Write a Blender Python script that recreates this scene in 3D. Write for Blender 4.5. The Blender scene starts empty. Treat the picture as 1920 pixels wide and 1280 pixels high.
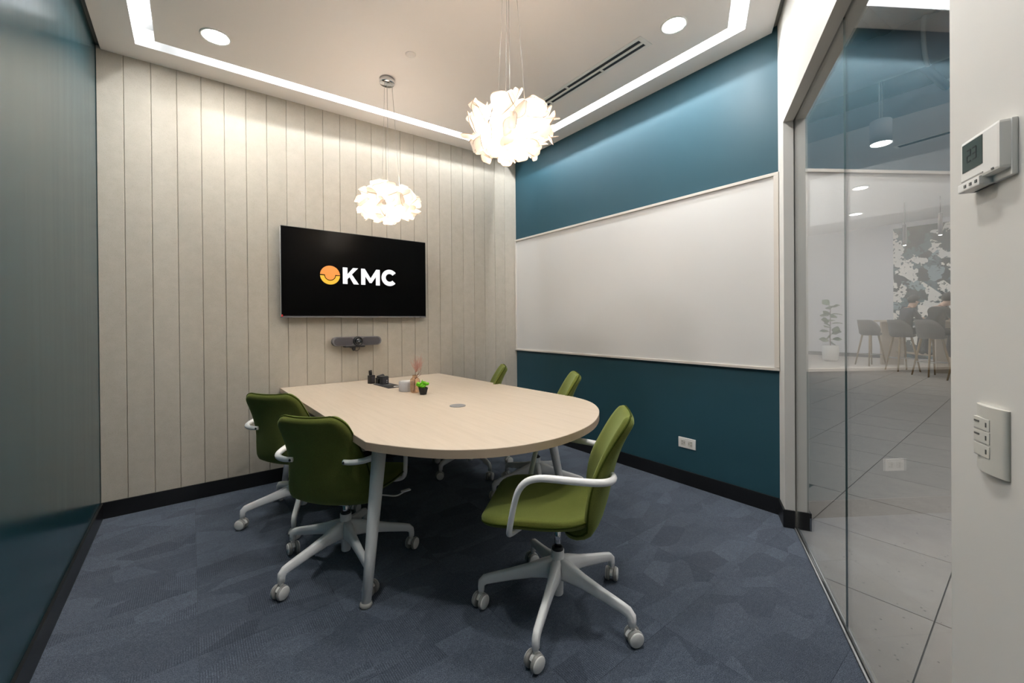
import bpy, bmesh, math, random
from mathutils import Vector, Matrix
PI = math.pi
R = math.radians
rnd = random.Random(7)
sc = bpy.context.scene
COL = sc.collection

# ------------------------------------------------------------------ camera
TH = 0.6613                                   # plan angle between the view direction and the panelled wall
CAMPOS = Vector((0.4574, -3.6387, 1.2202))
cam_d = bpy.data.cameras.new('camera'); cam = bpy.data.objects.new('camera', cam_d); COL.objects.link(cam)
cam_d.sensor_width = 36.0; cam_d.lens = 773.8786 * 36.0 / 1920.0
cam_d.shift_y = -(640.0 - 606.278) / 1920.0
cam_d.clip_start = 0.02; cam_d.clip_end = 200
pit, rol = -0.004, -0.008
Rt = Vector((math.cos(TH), -math.sin(TH), 0))
Fw = Vector((math.sin(TH) * math.cos(pit), math.cos(TH) * math.cos(pit), math.sin(pit)))
Up = Rt.cross(Fw)
m = Matrix((Rt, Up, -Fw)).transposed().to_4x4() @ Matrix.Rotation(rol, 4, 'Z')
m.translation = CAMPOS
cam.matrix_world = m
sc.camera = cam

# ------------------------------------------------------------------ world, exposure, render quality
w = bpy.data.worlds.new('World'); sc.world = w; w.use_nodes = True
w.node_tree.nodes['Background'].inputs[0].default_value = (0.85, 0.9, 1.0, 1)
w.node_tree.nodes['Background'].inputs[1].default_value = 0.35
sc.view_settings.view_transform = 'Standard'; sc.view_settings.look = 'None'
sc.view_settings.gamma = 1.0; sc.view_settings.use_curve_mapping = False
sc.view_settings.exposure = 0.9
cy = sc.cycles
cy.use_denoising = True
cy.max_bounces = 10; cy.diffuse_bounces = 5; cy.glossy_bounces = 5; cy.transparent_max_bounces = 16
cy.caustics_reflective = False; cy.caustics_refractive = False; cy.sample_clamp_indirect = 6.0

COVE_W = 4.0        # W per metre of cove strip
DOWN_L = 200.0
HALL_W = 0.26
CORE_L = 46.0        # radiance of the pendant lamp cores

# ------------------------------------------------------------------ plan geometry
AX, AY = 0.016312, -0.005091
def CZ(x, y): return 2.956 + AX * x + AY * y         # the ceiling is very slightly out of level
BX, BY = 3.3588, -2.6445
G0 = Vector((3.429, -2.655)); GD = Vector((-0.8822, -0.4709)); GN = Vector((0.4709, -0.8822))
def GW(s, n, z): q = G0 + GD * s + GN * n; return (q.x, q.y, z)
GMAT = Matrix(((GD.x, GN.x, 0, G0.x), (GD.y, GN.y, 0, G0.y), (0, 0, 1, 0), (0, 0, 0, 1)))
Y0L = -4.486                                          # where the glass line meets the left wall

def area(name, loc, normal, sx, sy, power, color=(1, 1, 1), xdir=None):
    d = bpy.data.lights.new(name, 'AREA'); d.shape = 'RECTANGLE'; d.size = sx; d.size_y = sy
    d.energy = power; d.color = color
    o = bpy.data.objects.new(name, d); COL.objects.link(o)
    z = -Vector(normal).normalized(); x = Vector(xdir or (1, 0, 0)); x = (x - z * x.dot(z)).normalized(); y = z.cross(x)
    mm = Matrix((x, y, z)).transposed().to_4x4(); mm.translation = Vector(loc); o.matrix_world = mm
    return o

SLOT_H = 0.115
slot_out = [(0.2, -0.19), (3.182, -0.19), (3.182, -2.511), (0.2, -4.103)]
slot_in = [(0.298, -0.29), (3.086, -0.29), (3.086, -2.452), (0.298, -3.942)]
COOL = (0.93, 0.97, 1.0)
for i in range(4):                                     # LED strips in the ceiling slot, at its inner top edge
    a, b = Vector(slot_in[i]), Vector(slot_in[(i + 1) % 4]); c = (a + b) / 2; L = (b - a).length
    t = (b - a).normalized(); n = Vector((-t.y, t.x))
    if n.dot(c - Vector((1.6, -1.6))) < 0: n = -n
    p = c + n * 0.008
    area('cove_strip_light', (p.x, p.y, CZ(p.x, p.y) + SLOT_H - 0.016), (n.x, n.y, -0.75), L, 0.014, COVE_W * L * (0.9, 1.9, 0.25, 0.7)[i], COOL, (t.x, t.y, 0))

# ------------------------------------------------------------------ materials
def mat(name, col, rough=0.5, metal=0.0, spec=0.5, emit=None, es=0.0, build=None):
    mt = bpy.data.materials.new(name); mt.use_nodes = True
    b = mt.node_tree.nodes['Principled BSDF']
    b.inputs['Base Color'].default_value = (*col, 1); b.inputs['Roughness'].default_value = rough
    b.inputs['Metallic'].default_value = metal; b.inputs['Specular IOR Level'].default_value = spec
    if emit: b.inputs['Emission Color'].default_value = (*emit, 1); b.inputs['Emission Strength'].default_value = es
    if build: build(mt.node_tree, b)
    return mt
def N(nt, t, **k):
    n = nt.nodes.new(t)
    for a, v in k.items(): setattr(n, a, v)
    return n
def coords(nt, kind='Object', scale=(1, 1, 1), rot=(0, 0, 0)):
    tc = N(nt, 'ShaderNodeTexCoord'); mp = N(nt, 'ShaderNodeMapping'); mp.inputs['Scale'].default_value = scale; mp.inputs['Rotation'].default_value = rot
    nt.links.new(tc.outputs[kind], mp.inputs[0]); return mp.outputs[0]
def geo_coords(nt, scale=(1, 1, 1), rot=(0, 0, 0)):
    tc = N(nt, 'ShaderNodeNewGeometry'); mp = N(nt, 'ShaderNodeMapping'); mp.inputs['Scale'].default_value = scale; mp.inputs['Rotation'].default_value = rot
    nt.links.new(tc.outputs['Position'], mp.inputs[0]); return mp.outputs[0]
def noise(nt, vec, scale, detail=3, rough=0.6):
    n = N(nt, 'ShaderNodeTexNoise'); n.inputs['Scale'].default_value = scale; n.inputs['Detail'].default_value = detail; n.inputs['Roughness'].default_value = rough
    if vec: nt.links.new(vec, n.inputs['Vector'])
    return n.outputs['Fac']
def ramp(nt, fac, stops, interp='LINEAR'):
    r = N(nt, 'ShaderNodeValToRGB'); r.color_ramp.interpolation = interp
    e = r.color_ramp.elements
    while len(e) < len(stops): e.new(0.5)
    for i, (p, c) in enumerate(stops): e[i].position = p; e[i].color = (*c, 1) if len(c) == 3 else c
    nt.links.new(fac, r.inputs[0]); return r.outputs[0]
def mix(nt, fac, a, b, mode='MIX'):
    x = N(nt, 'ShaderNodeMix', data_type='RGBA', blend_type=mode)
    for s, v in ((x.inputs['Factor'], fac), (x.inputs['A'], a), (x.inputs['B'], b)):
        if hasattr(v, 'links'): nt.links.new(v, s)
        elif isinstance(v, (int, float)): s.default_value = v
        else: s.default_value = (*v, 1)
    return x.outputs['Result']
def math_(nt, op, a, b=None):
    x = N(nt, 'ShaderNodeMath', operation=op)
    for i, v in enumerate((a, b)):
        if v is None: continue
        if hasattr(v, 'links'): nt.links.new(v, x.inputs[i])
        else: x.inputs[i].default_value = v
    return x.outputs[0]
def bump(nt, b, h, strength=0.2, dist=0.01):
    n = N(nt, 'ShaderNodeBump'); n.inputs['Strength'].default_value = strength; n.inputs['Distance'].default_value = dist
    nt.links.new(h, n.inputs['Height']); nt.links.new(n.outputs[0], b.inputs['Normal'])

def b_felt(nt, b):
    v = geo_coords(nt)
    oi = N(nt, 'ShaderNodeObjectInfo')
    big = noise(nt, v, 14, 5, 0.7); fine = noise(nt, v, 230, 2, 0.7)
    c = ramp(nt, big, [(0.3, (0.445, 0.405, 0.342)), (0.7, (0.50, 0.46, 0.392))])
    c = mix(nt, ramp(nt, fine, [(0.27, (1, 1, 1)), (0.40, (0, 0, 0))]), c, (0.27, 0.225, 0.165))
    c = mix(nt, ramp(nt, oi.outputs['Random'], [(0, (0.93, 0.93, 0.93)), (1, (1.0, 1.0, 1.0))]), c, c, 'MIX')
    c2 = mix(nt, 1.0, c, ramp(nt, oi.outputs['Random'], [(0, (0.95, 0.95, 0.94)), (1, (1.0, 1.0, 1.0))]), 'MULTIPLY')
    nt.links.new(c2, b.inputs['Base Color']); bump(nt, b, fine, 0.12, 0.002)
def b_carpet(nt, b):
    oi = N(nt, 'ShaderNodeObjectInfo')
    v = geo_coords(nt, (1.0, 1.9, 1), (0, 0, 0.55))
    off = N(nt, 'ShaderNodeVectorMath', operation='ADD'); sc_ = N(nt, 'ShaderNodeVectorMath', operation='SCALE')
    cmb = N(nt, 'ShaderNodeCombineXYZ'); nt.links.new(oi.outputs['Random'], cmb.inputs[0]); nt.links.new(oi.outputs['Random'], cmb.inputs[1])
    nt.links.new(cmb.outputs[0], sc_.inputs[0]); sc_.inputs['Scale'].default_value = 37.0
    nt.links.new(v, off.inputs[0]); nt.links.new(sc_.outputs[0], off.inputs[1])
    vo = N(nt, 'ShaderNodeTexVoronoi', feature='F1'); vo.inputs['Scale'].default_value = 4.4; vo.inputs['Randomness'].default_value = 1.0
    nt.links.new(off.outputs[0], vo.inputs['Vector'])
    sep = N(nt, 'ShaderNodeSeparateColor'); nt.links.new(vo.outputs['Color'], sep.inputs[0])
    base = ramp(nt, sep.outputs[0], [(0, (0.059, 0.074, 0.103)), (0.5, (0.071, 0.089, 0.122)), (1, (0.087, 0.108, 0.146))])
    g = geo_coords(nt)
    fib = noise(nt, g, 330, 2, 0.8); mid = noise(nt, g, 60, 3, 0.7); soft = noise(nt, g, 7, 3)
    base = mix(nt, 1.0, base, ramp(nt, fib, [(0.32, (0.25, 0.26, 0.28)), (0.70, (1.85, 1.82, 1.76))]), 'MULTIPLY')
    base = mix(nt, 1.0, base, ramp(nt, mid, [(0.3, (0.82, 0.82, 0.84)), (0.7, (1.16, 1.15, 1.12))]), 'MULTIPLY')
    base = mix(nt, 1.0, base, ramp(nt, soft, [(0.3, (0.92, 0.92, 0.93)), (0.7, (1.08, 1.08, 1.06))]), 'MULTIPLY')
    wv = N(nt, 'ShaderNodeTexWave', wave_type='BANDS', bands_direction='X'); wv.inputs['Scale'].default_value = 40; wv.inputs['Distortion'].default_value = 1.2; wv.inputs['Detail Scale'].default_value = 6
    nt.links.new(geo_coords(nt, (1, 0.12, 1)), wv.inputs['Vector'])
    rib = math_(nt, 'GREATER_THAN', sep.outputs[1], 0.76)
    ribc = mix(nt, 1.0, base, ramp(nt, wv.outputs['Fac'], [(0.25, (0.68, 0.68, 0.71)), (0.75, (1.04, 1.04, 1.03))]), 'MULTIPLY')
    c = mix(nt, rib, base, ribc)
    nt.links.new(c, b.inputs['Base Color']); bump(nt, b, fib, 0.35, 0.004)
    b.inputs['Sheen Weight'].default_value = 0.12; b.inputs['Sheen Roughness'].default_value = 0.6
def b_paint(nt, b):
    v = geo_coords(nt)
    bump(nt, b, noise(nt, v, 90, 2), 0.03, 0.002)
def b_blue(nt, b):
    v = geo_coords(nt, (1, 1, 0.25))
    bump(nt, b, noise(nt, v, 16, 4), 0.05, 0.004)
    r = ramp(nt, noise(nt, v, 5, 3), [(0.3, (0.48, 0.48, 0.48)), (0.7, (0.56, 0.56, 0.56))])
    nt.links.new(r, b.inputs['Roughness'])
def b_gloss(nt, b):
    v = geo_coords(nt, (1, 1, 0.06))
    f = noise(nt, v, 14, 4)
    bump(nt, b, f, 0.012, 0.003)
    nt.links.new(ramp(nt, f, [(0.3, (0.19, 0.19, 0.19)), (0.7, (0.23, 0.23, 0.23))]), b.inputs['Roughness'])
def b_wood(nt, b):
    v = geo_coords(nt, (26, 1.4, 6))
    f = noise(nt, v, 2.2, 6, 0.65)
    c = ramp(nt, f, [(0.25, (0.535, 0.445, 0.345)), (0.5, (0.58, 0.485, 0.38)), (0.8, (0.62, 0.525, 0.42))])
    nt.links.new(c, b.inputs['Base Color']); bump(nt, b, f, 0.03, 0.001)
def b_fabric(nt, b):
    v = coords(nt)
    f = noise(nt, v, 420, 2, 0.8); g = noise(nt, v, 6, 3)
    c = ramp(nt, f, [(0.25, (0.078, 0.090, 0.016)), (0.75, (0.145, 0.162, 0.036))])
    c = mix(nt, 1.0, c, ramp(nt, g, [(0.3, (0.9, 0.9, 0.88)), (0.7, (1.08, 1.08, 1.1))]), 'MULTIPLY')
    nt.links.new(c, b.inputs['Base Color']); bump(nt, b, f, 0.2, 0.002)
    b.inputs['Sheen Weight'].default_value = 0.35; b.inputs['Sheen Roughness'].default_value = 0.5
    b.inputs['Sheen Tint'].default_value = (0.75, 0.9, 0.4, 1)
def b_tile(nt, b):
    v = geo_coords(nt)
    oi = N(nt, 'ShaderNodeObjectInfo')
    vo = N(nt, 'ShaderNodeTexVoronoi'); vo.inputs['Scale'].default_value = 30; nt.links.new(v, vo.inputs['Vector'])
    sp = ramp(nt, vo.outputs['Distance'], [(0.10, (1, 1, 1)), (0.16, (0, 0, 0))])
    pick = math_(nt, 'GREATER_THAN', noise(nt, v, 23, 1), 0.53)
    c = mix(nt, math_(nt, 'MULTIPLY', sp, pick), ramp(nt, noise(nt, v, 9, 4), [(0.3, (0.50, 0.445, 0.39)), (0.7, (0.56, 0.50, 0.44))]), (0.26, 0.24, 0.20))
    c = mix(nt, 1.0, c, ramp(nt, oi.outputs['Random'], [(0, (0.95, 0.95, 0.95)), (1, (1.03, 1.02, 1.02))]), 'MULTIPLY')
    nt.links.new(c, b.inputs['Base Color'])
def b_mural(nt, b):
    v = geo_coords(nt)
    w_ = noise(nt, v, 2.5, 4)
    add = N(nt, 'ShaderNodeVectorMath', operation='ADD'); scl = N(nt, 'ShaderNodeVectorMath', operation='SCALE'); cb = N(nt, 'ShaderNodeCombineXYZ')
    nt.links.new(w_, cb.inputs[1]); nt.links.new(w_, cb.inputs[2]); nt.links.new(cb.outputs[0], scl.inputs[0]); scl.inputs['Scale'].default_value = 0.7
    nt.links.new(v, add.inputs[0]); nt.links.new(scl.outputs[0], add.inputs[1])
    vo = N(nt, 'ShaderNodeTexVoronoi', feature='F1'); vo.inputs['Scale'].default_value = 3.7; nt.links.new(add.outputs[0], vo.inputs['Vector'])
    sep = N(nt, 'ShaderNodeSeparateColor'); nt.links.new(vo.outputs['Color'], sep.inputs[0])
    c = ramp(nt, sep.outputs[0], [(0.0, (0.05, 0.065, 0.07)), (0.18, (0.12, 0.18, 0.20)), (0.36, (0.07, 0.085, 0.08)), (0.5, (0.78, 0.76, 0.72)), (0.72, (0.28, 0.36, 0.40)), (0.84, (0.85, 0.82, 0.77))], 'CONSTANT')
    c = mix(nt, ramp(nt, noise(nt, v, 8, 4), [(0.56, (0, 0, 0)), (0.60, (1, 1, 1))]), c, (0.07, 0.10, 0.10))
    nt.links.new(c, b.inputs['Base Color'])
def b_leaf(nt, b):
    f = noise(nt, coords(nt), 14, 3)
    nt.links.new(ramp(nt, f, [(0.3, (0.05, 0.10, 0.045)), (0.7, (0.09, 0.16, 0.07))]), b.inputs['Base Color'])

M = {}
M['felt'] = mat('felt_panel', (0.55, 0.52, 0.45), 0.95, spec=0.1, build=b_felt)
M['carpet'] = mat('blue_carpet', (0.06, 0.08, 0.12), 1.0, spec=0.05, build=b_carpet)
M['blue'] = mat('teal_paint', (0.017, 0.064, 0.088), 0.4, spec=0.36, build=b_blue)
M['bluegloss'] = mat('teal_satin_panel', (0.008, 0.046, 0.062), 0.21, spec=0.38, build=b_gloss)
M['white'] = mat('white_paint', (0.64, 0.625, 0.59), 0.6, spec=0.3, build=b_paint)
M['ceil'] = mat('ceiling_paint', (0.86, 0.81, 0.775), 0.75, spec=0.2, build=b_paint)
M['slot'] = mat('slot_white', (0.85, 0.85, 0.85), 0.8, spec=0.1)
M['black'] = mat('black_skirting', (0.006, 0.006, 0.007), 0.38, spec=0.45)
M['gap'] = mat('gap_grey', (0.25, 0.235, 0.21), 0.6)
M['dark'] = mat('dark_gap', (0.02, 0.02, 0.02), 0.8)
M['wood'] = mat('maple_laminate', (0.66, 0.53, 0.4), 0.42, spec=0.4, build=b_wood)
M['edge'] = mat('table_edge_band', (0.50, 0.385, 0.275), 0.5, spec=0.4)
M['wm'] = mat('white_metal', (0.90, 0.89, 0.88), 0.38, spec=0.5)
M['wp'] = mat('white_plastic', (0.80, 0.785, 0.75), 0.4, spec=0.5)
M['grey'] = mat('grey_plastic', (0.33, 0.32, 0.30), 0.5)
M['chrome'] = mat('chrome', (0.72, 0.72, 0.74), 0.12, 1.0)
M['steel'] = mat('brushed_steel', (0.42, 0.41, 0.40), 0.35, 1.0)
M['grommet'] = mat('satin_grey_metal', (0.27, 0.26, 0.25), 0.5, 0.2)
M['alu'] = mat('aluminium', (0.7, 0.7, 0.69), 0.3, 0.9)
M['blk'] = mat('black_plastic', (0.012, 0.012, 0.013), 0.4)
M['dgrey'] = mat('dark_grey_fabric_grille', (0.055, 0.05, 0.055), 0.75)
M['mgrey'] = mat('mid_grey_plastic', (0.14, 0.135, 0.14), 0.5)
M['lens'] = mat('lens_glass', (0.02, 0.02, 0.022), 0.08, spec=0.8)
M['green'] = mat('green_wool', (0.12, 0.15, 0.025), 0.95, spec=0.1, build=b_fabric)
M['seam'] = mat('green_piping', (0.045, 0.06, 0.008), 0.95, spec=0.1)
M['screen'] = mat('screen_black', (0.0012, 0.0012, 0.0012), 0.3, spec=0.04)
M['logow'] = mat('screen_white', (0.0, 0.0, 0.0), 0.5, emit=(1, 1, 1), es=0.54)
M['logoo'] = mat('screen_orange', (0.0, 0.0, 0.0), 0.5, emit=(1.0, 0.33, 0.045), es=0.515)
M['logoy'] = mat('screen_yellow', (0.0, 0.0, 0.0), 0.5, emit=(1.0, 0.56, 0.03), es=0.515)
M['red'] = mat('red_mark', (0.6, 0.02, 0.02), 0.5)
M['board'] = mat('whiteboard', (0.66, 0.65, 0.63), 0.35, spec=0.35)
M['frame'] = mat('board_frame', (0.60, 0.555, 0.50), 0.45)
M['down'] = mat('downlight_diffuser', (0.9, 0.9, 0.9), 0.5, emit=(1, 0.99, 0.97), es=6.0)
M['downroom'] = mat('room_downlight_diffuser', (0.9, 0.9, 0.9), 0.5, emit=(1, 0.985, 0.96), es=DOWN_L)
M['tile'] = mat('terrazzo_tile', (0.52, 0.5, 0.45), 0.35, spec=0.4, build=b_tile)
M['grout'] = mat('grout', (0.16, 0.15, 0.13), 0.9)
M['hallwhite'] = mat('hall_white', (0.66, 0.66, 0.68), 0.7)
M['halldark'] = mat('hall_slab', (0.10, 0.10, 0.10), 0.9)
M['mural'] = mat('floral_mural', (0.3, 0.3, 0.3), 0.8, build=b_mural)
M['stool'] = mat('stool_fabric', (0.13, 0.125, 0.12), 0.9)
M['oak'] = mat('oak_legs', (0.28, 0.19, 0.09), 0.6)
M['counter'] = mat('counter_wood', (0.52, 0.44, 0.34), 0.5)
M['leaf'] = mat('fig_leaf', (0.07, 0.13, 0.06), 0.5, build=b_leaf)
M['trunk'] = mat('trunk', (0.12, 0.09, 0.06), 0.8)
M['skin'] = mat('skin', (0.48, 0.30, 0.21), 0.6)
M['hair'] = mat('dark_hair', (0.015, 0.012, 0.010), 0.6)
M['shirt'] = mat('dark_shirt', (0.045, 0.05, 0.06), 0.9)
M['shirt2'] = mat('black_shirt', (0.02, 0.02, 0.022), 0.9)
M['jeans'] = mat('dark_trousers', (0.04, 0.045, 0.06), 0.9)
M['lcd'] = mat('lcd_green', (0.035, 0.055, 0.045), 0.3)
M['lcdd'] = mat('lcd_segment', (0.006, 0.010, 0.009), 0.4)
M['ivory'] = mat('ivory_plastic', (0.60, 0.585, 0.53), 0.4)
M['mark'] = mat('printed_mark', (0.12, 0.12, 0.11), 0.6)
M['speaker'] = mat('pale_grey_fabric', (0.46, 0.46, 0.48), 0.8)
M['sprig'] = mat('dried_pink', (0.56, 0.30, 0.24), 0.9)
M['stem'] = mat('dried_stem', (0.16, 0.07, 0.05), 0.9)
M['lime'] = mat('lime_leaf', (0.16, 0.52, 0.01), 0.5, spec=0.4)
M['bluescreen'] = mat('laptop_screen', (0.1, 0.1, 0.2), 0.3, emit=(0.35, 0.42, 0.8), es=0.7)
M['wire'] = mat('suspension_wire', (0.5, 0.48, 0.45), 0.35, 0.8)

def glass_mat(name, tint, f0, gloss_rough=0.0):
    mt = bpy.data.materials.new(name); mt.use_nodes = True; nt = mt.node_tree; nt.nodes.clear()
    out = N(nt, 'ShaderNodeOutputMaterial'); tr = N(nt, 'ShaderNodeBsdfTransparent'); gl = N(nt, 'ShaderNodeBsdfGlossy'); mx = N(nt, 'ShaderNodeMixShader')
    tr.inputs[0].default_value = (*tint, 1); gl.inputs['Roughness'].default_value = gloss_rough; gl.inputs[0].default_value = (1, 1, 1, 1)
    g = N(nt, 'ShaderNodeNewGeometry'); dp = N(nt, 'ShaderNodeVectorMath', operation='DOT_PRODUCT')
    nt.links.new(g.outputs['Incoming'], dp.inputs[0]); nt.links.new(g.outputs['Normal'], dp.inputs[1])
    c = math_(nt, 'ABSOLUTE', dp.outputs['Value']); o = math_(nt, 'SUBTRACT', 1.0, c); p = math_(nt, 'POWER', o, 5.0)
    f = math_(nt, 'ADD', math_(nt, 'MULTIPLY', p, 1 - f0), f0)
    nt.links.new(f, mx.inputs[0]); nt.links.new(tr.outputs[0], mx.inputs[1]); nt.links.new(gl.outputs[0], mx.inputs[2]); nt.links.new(mx.outputs[0], out.inputs[0])
    return mt
M['glass'] = glass_mat('clear_glass', (0.97, 0.985, 0.98), 0.085)
M['amber'] = glass_mat('amber_glass', (0.94, 0.85, 0.77), 0.05)
M['glassedge'] = mat('glass_edge', (0.16, 0.21, 0.20), 0.1, spec=0.6)

def petal_mat():
    mt = bpy.data.materials.new('translucent_petal'); mt.use_nodes = True; nt = mt.node_tree; nt.nodes.clear()
    out = N(nt, 'ShaderNodeOutputMaterial'); d = N(nt, 'ShaderNodeBsdfDiffuse'); t = N(nt, 'ShaderNodeBsdfTranslucent'); mx = N(nt, 'ShaderNodeMixShader')
    for x in (d, t): x.inputs[0].default_value = (0.90, 0.85, 0.79, 1)
    mx.inputs[0].default_value = 0.55
    e = N(nt, 'ShaderNodeEmission'); e.inputs[0].default_value = (1.0, 0.94, 0.87, 1); e.inputs[1].default_value = 0.05; ad = N(nt, 'ShaderNodeAddShader')
    nt.links.new(d.outputs[0], mx.inputs[1]); nt.links.new(t.outputs[0], mx.inputs[2])
    nt.links.new(mx.outputs[0], ad.inputs[0]); nt.links.new(e.outputs[0], ad.inputs[1]); nt.links.new(ad.outputs[0], out.inputs[0]); return mt
M['petal'] = petal_mat()
M['petaledge'] = mat('petal_edge', (0.50, 0.36, 0.25), 0.8, spec=0.1)
M['bulb'] = mat('lamp_core', (0.9, 0.9, 0.9), 0.5, emit=(1.0, 0.91, 0.81), es=CORE_L)

# ------------------------------------------------------------------ mesh helpers
class MB:
    def __init__(s): s.v = []; s.f = []; s.m = []; s.sm = []; s.mats = []
    def mi(s, m):
        if m not in s.mats: s.mats.append(m)
        return s.mats.index(m)
    def add(s, vs, fs, m, smooth=False):
        o = len(s.v); s.v += [tuple(p) for p in vs]; k = s.mi(m)
        for f in fs: s.f.append([i + o for i in f]); s.m.append(k); s.sm.append(smooth)
        return s
    def build(s, name, parent=None, loc=None, xf=None):
        me = bpy.data.meshes.new(name)
        vs = [xf @ Vector(p) for p in s.v] if xf else s.v
        me.from_pydata(vs, [], s.f)
        for q in s.mats: me.materials.append(M[q])
        me.polygons.foreach_set('material_index', s.m); me.polygons.foreach_set('use_smooth', s.sm)
        bm = bmesh.new(); bm.from_mesh(me); bmesh.ops.recalc_face_normals(bm, faces=bm.faces); bm.to_mesh(me); bm.free()
        me.update()
        o = bpy.data.objects.new(name, me); COL.objects.link(o)
        if parent: o.parent = parent
        if loc: o.location = loc
        return o
    def box(s, c, d, m, bev=0.0, rot=None):
        bm = bmesh.new(); bmesh.ops.create_cube(bm, size=1)
        for v in bm.verts: v.co = Vector((v.co.x * d[0], v.co.y * d[1], v.co.z * d[2]))
        if bev > 0: bmesh.ops.bevel(bm, geom=bm.edges[:], offset=bev, segments=2, affect='EDGES', profile=0.6)
        mt = Matrix.Translation(c) @ (rot if rot else Matrix.Identity(4))
        bm.verts.index_update()
        s.add([mt @ v.co for v in bm.verts], [[v.index for v in f.verts] for f in bm.faces], m, False); bm.free(); return s
    def prism(s, poly, z0, z1, m, smooth=False, mside=None):
        n = len(poly); f0 = z0 if callable(z0) else (lambda x, y: z0); f1 = z1 if callable(z1) else (lambda x, y: z1)
        vs = [(x, y, f0(x, y)) for x, y in poly] + [(x, y, f1(x, y)) for x, y in poly]
        s.add(vs, [list(range(n))[::-1], list(range(n, 2 * n))], m)
        s.add(vs, [[i, (i + 1) % n, n + (i + 1) % n, n + i] for i in range(n)], mside or m, smooth); return s
    def lathe(s, prof, m, seg=24, c=(0, 0, 0), smooth=True, ax=None, ring=False):
        vs = []; fs = []
        for r, z in prof:
            for k in range(seg):
                a = 2 * PI * k / seg; vs.append(Vector((r * math.cos(a), r * math.sin(a), z)))
        for i in range(len(prof) - 1):
            for k in range(seg):
                a, b = i * seg + k, i * seg + (k + 1) % seg; fs.append([a, b, b + seg, a + seg])
        n_ = len(prof)
        if ring: fs += [[(n_ - 1) * seg + k, (n_ - 1) * seg + (k + 1) % seg, (k + 1) % seg, k] for k in range(seg)]
        else:
            if prof[0][0] > 1e-5: fs.append(list(range(seg))[::-1])
            if prof[-1][0] > 1e-5: fs.append([(n_ - 1) * seg + k for k in range(seg)])
        mt = Matrix.Translation(c) @ (ax if ax else Matrix.Identity(4))
        s.add([mt @ v for v in vs], fs, m, smooth); return s
    def tube(s, pts, rad, m, seg=10, flat=1.0, up=None, caps=True):
        pts = [Vector(p) for p in pts]; n = len(pts); vs = []; fs = []
        ref = Vector(up) if up else None; prev = None
        for i, p in enumerate(pts):
            t = (pts[min(i + 1, n - 1)] - pts[max(i - 1, 0)]).normalized()
            if ref is not None: a = (ref - t * ref.dot(t)).normalized()
            else:
                a = prev if prev is not None else (Vector((0, 0, 1)) if abs(t.z) < 0.9 else Vector((1, 0, 0)))
                a = (a - t * a.dot(t)).normalized()
            prev = a; b = t.cross(a); r = rad[i] if isinstance(rad, (list, tuple)) else rad
            for k in range(seg):
                q = 2 * PI * k / seg; vs.append(p + a * (r * math.cos(q)) + b * (r * flat * math.sin(q)))
        for i in range(n - 1):
            for k in range(seg):
                a, b = i * seg + k, i * seg + (k + 1) % seg; fs.append([a, b, b + seg, a + seg])
        if caps: fs.append(list(range(seg))[::-1]); fs.append([(n - 1) * seg + k for k in range(seg)])
        s.add(vs, fs, m, True); return s
    def sweep_rect(s, pts, wh, m, up=(0, 0, 1)):
        pts = [Vector(p) for p in pts]; n = len(pts); vs = []; fs = []; u = Vector(up)
        for i, p in enumerate(pts):
            t = (pts[min(i + 1, n - 1)] - pts[max(i - 1, 0)]).normalized(); b = t.cross(u).normalized(); a = b.cross(t)
            w_, h_ = wh[i]
            for (x, y) in ((-1, -.7), (-.75, -1), (.75, -1), (1, -.7), (.85, .75), (.55, 1), (-.55, 1), (-.85, .75)):
                vs.append(p + b * (x * w_ / 2) + a * (y * h_ / 2))
        for i in range(n - 1):
            for k in range(8): a, b = i * 8 + k, i * 8 + (k + 1) % 8; fs.append([a, b, b + 8, a + 8])
        fs.append(list(range(8))[::-1]); fs.append([(n - 1) * 8 + k for k in range(8)])
        s.add(vs, fs, m, True); return s

def catmull(pts, k=6):
    P = [Vector(p) for p in pts]; P = [P[0] * 2 - P[1]] + P + [P[-1] * 2 - P[-2]]; out = []
    for i in range(1, len(P) - 2):
        for j in range(k):
            t = j / k; a, b, c, d = P[i - 1], P[i], P[i + 1], P[i + 2]
            out.append(0.5 * ((2 * b) + (c - a) * t + (2 * a - 5 * b + 4 * c - d) * t * t + (3 * b - a - 3 * c + d) * t ** 3))
    out.append(P[-2]); return out
def tag(o, label, cat, group=None):
    o['label'] = label; o['category'] = cat
    if group: o['group'] = group
    return o
def empty(name, loc, rz=0, label=None, cat=None, group=None):
    o = bpy.data.objects.new(name, None); COL.objects.link(o); o.location = loc; o.rotation_euler = (0, 0, rz); o.empty_display_size = 0.1
    if label: tag(o, label, cat, group)
    return o
def struct(o): o['kind'] = 'structure'; return o
def copy_tree(o, parent=None):
    c = o.copy(); COL.objects.link(c)
    if parent: c.parent = parent
    for ch in list(o.children): copy_tree(ch, c)
    return c
def rep(o, name=None):                                # a copy of one part under the same parent
    c = o.copy(); COL.objects.link(c); return c
def clip(poly, a, b, c):                              # keep a*x+b*y+c >= 0
    out = []
    for i in range(len(poly)):
        p, q = poly[i], poly[(i + 1) % len(poly)]; dp = a * p[0] + b * p[1] + c; dq = a * q[0] + b * q[1] + c
        if dp >= 0: out.append(p)
        if dp * dq < 0: t = dp / (dp - dq); out.append((p[0] + (q[0] - p[0]) * t, p[1] + (q[1] - p[1]) * t))
    return out
def rrect(w_, h_, r, k=5):
    o = []
    for cx, cy_, a0 in ((w_ / 2 - r, h_ / 2 - r, 0), (-w_ / 2 + r, h_ / 2 - r, 90), (-w_ / 2 + r, -h_ / 2 + r, 180), (w_ / 2 - r, -h_ / 2 + r, 270)):
        for i in range(k + 1): a = R(a0 + 90 * i / k); o.append((cx + r * math.cos(a), cy_ + r * math.sin(a)))
    return o
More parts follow.
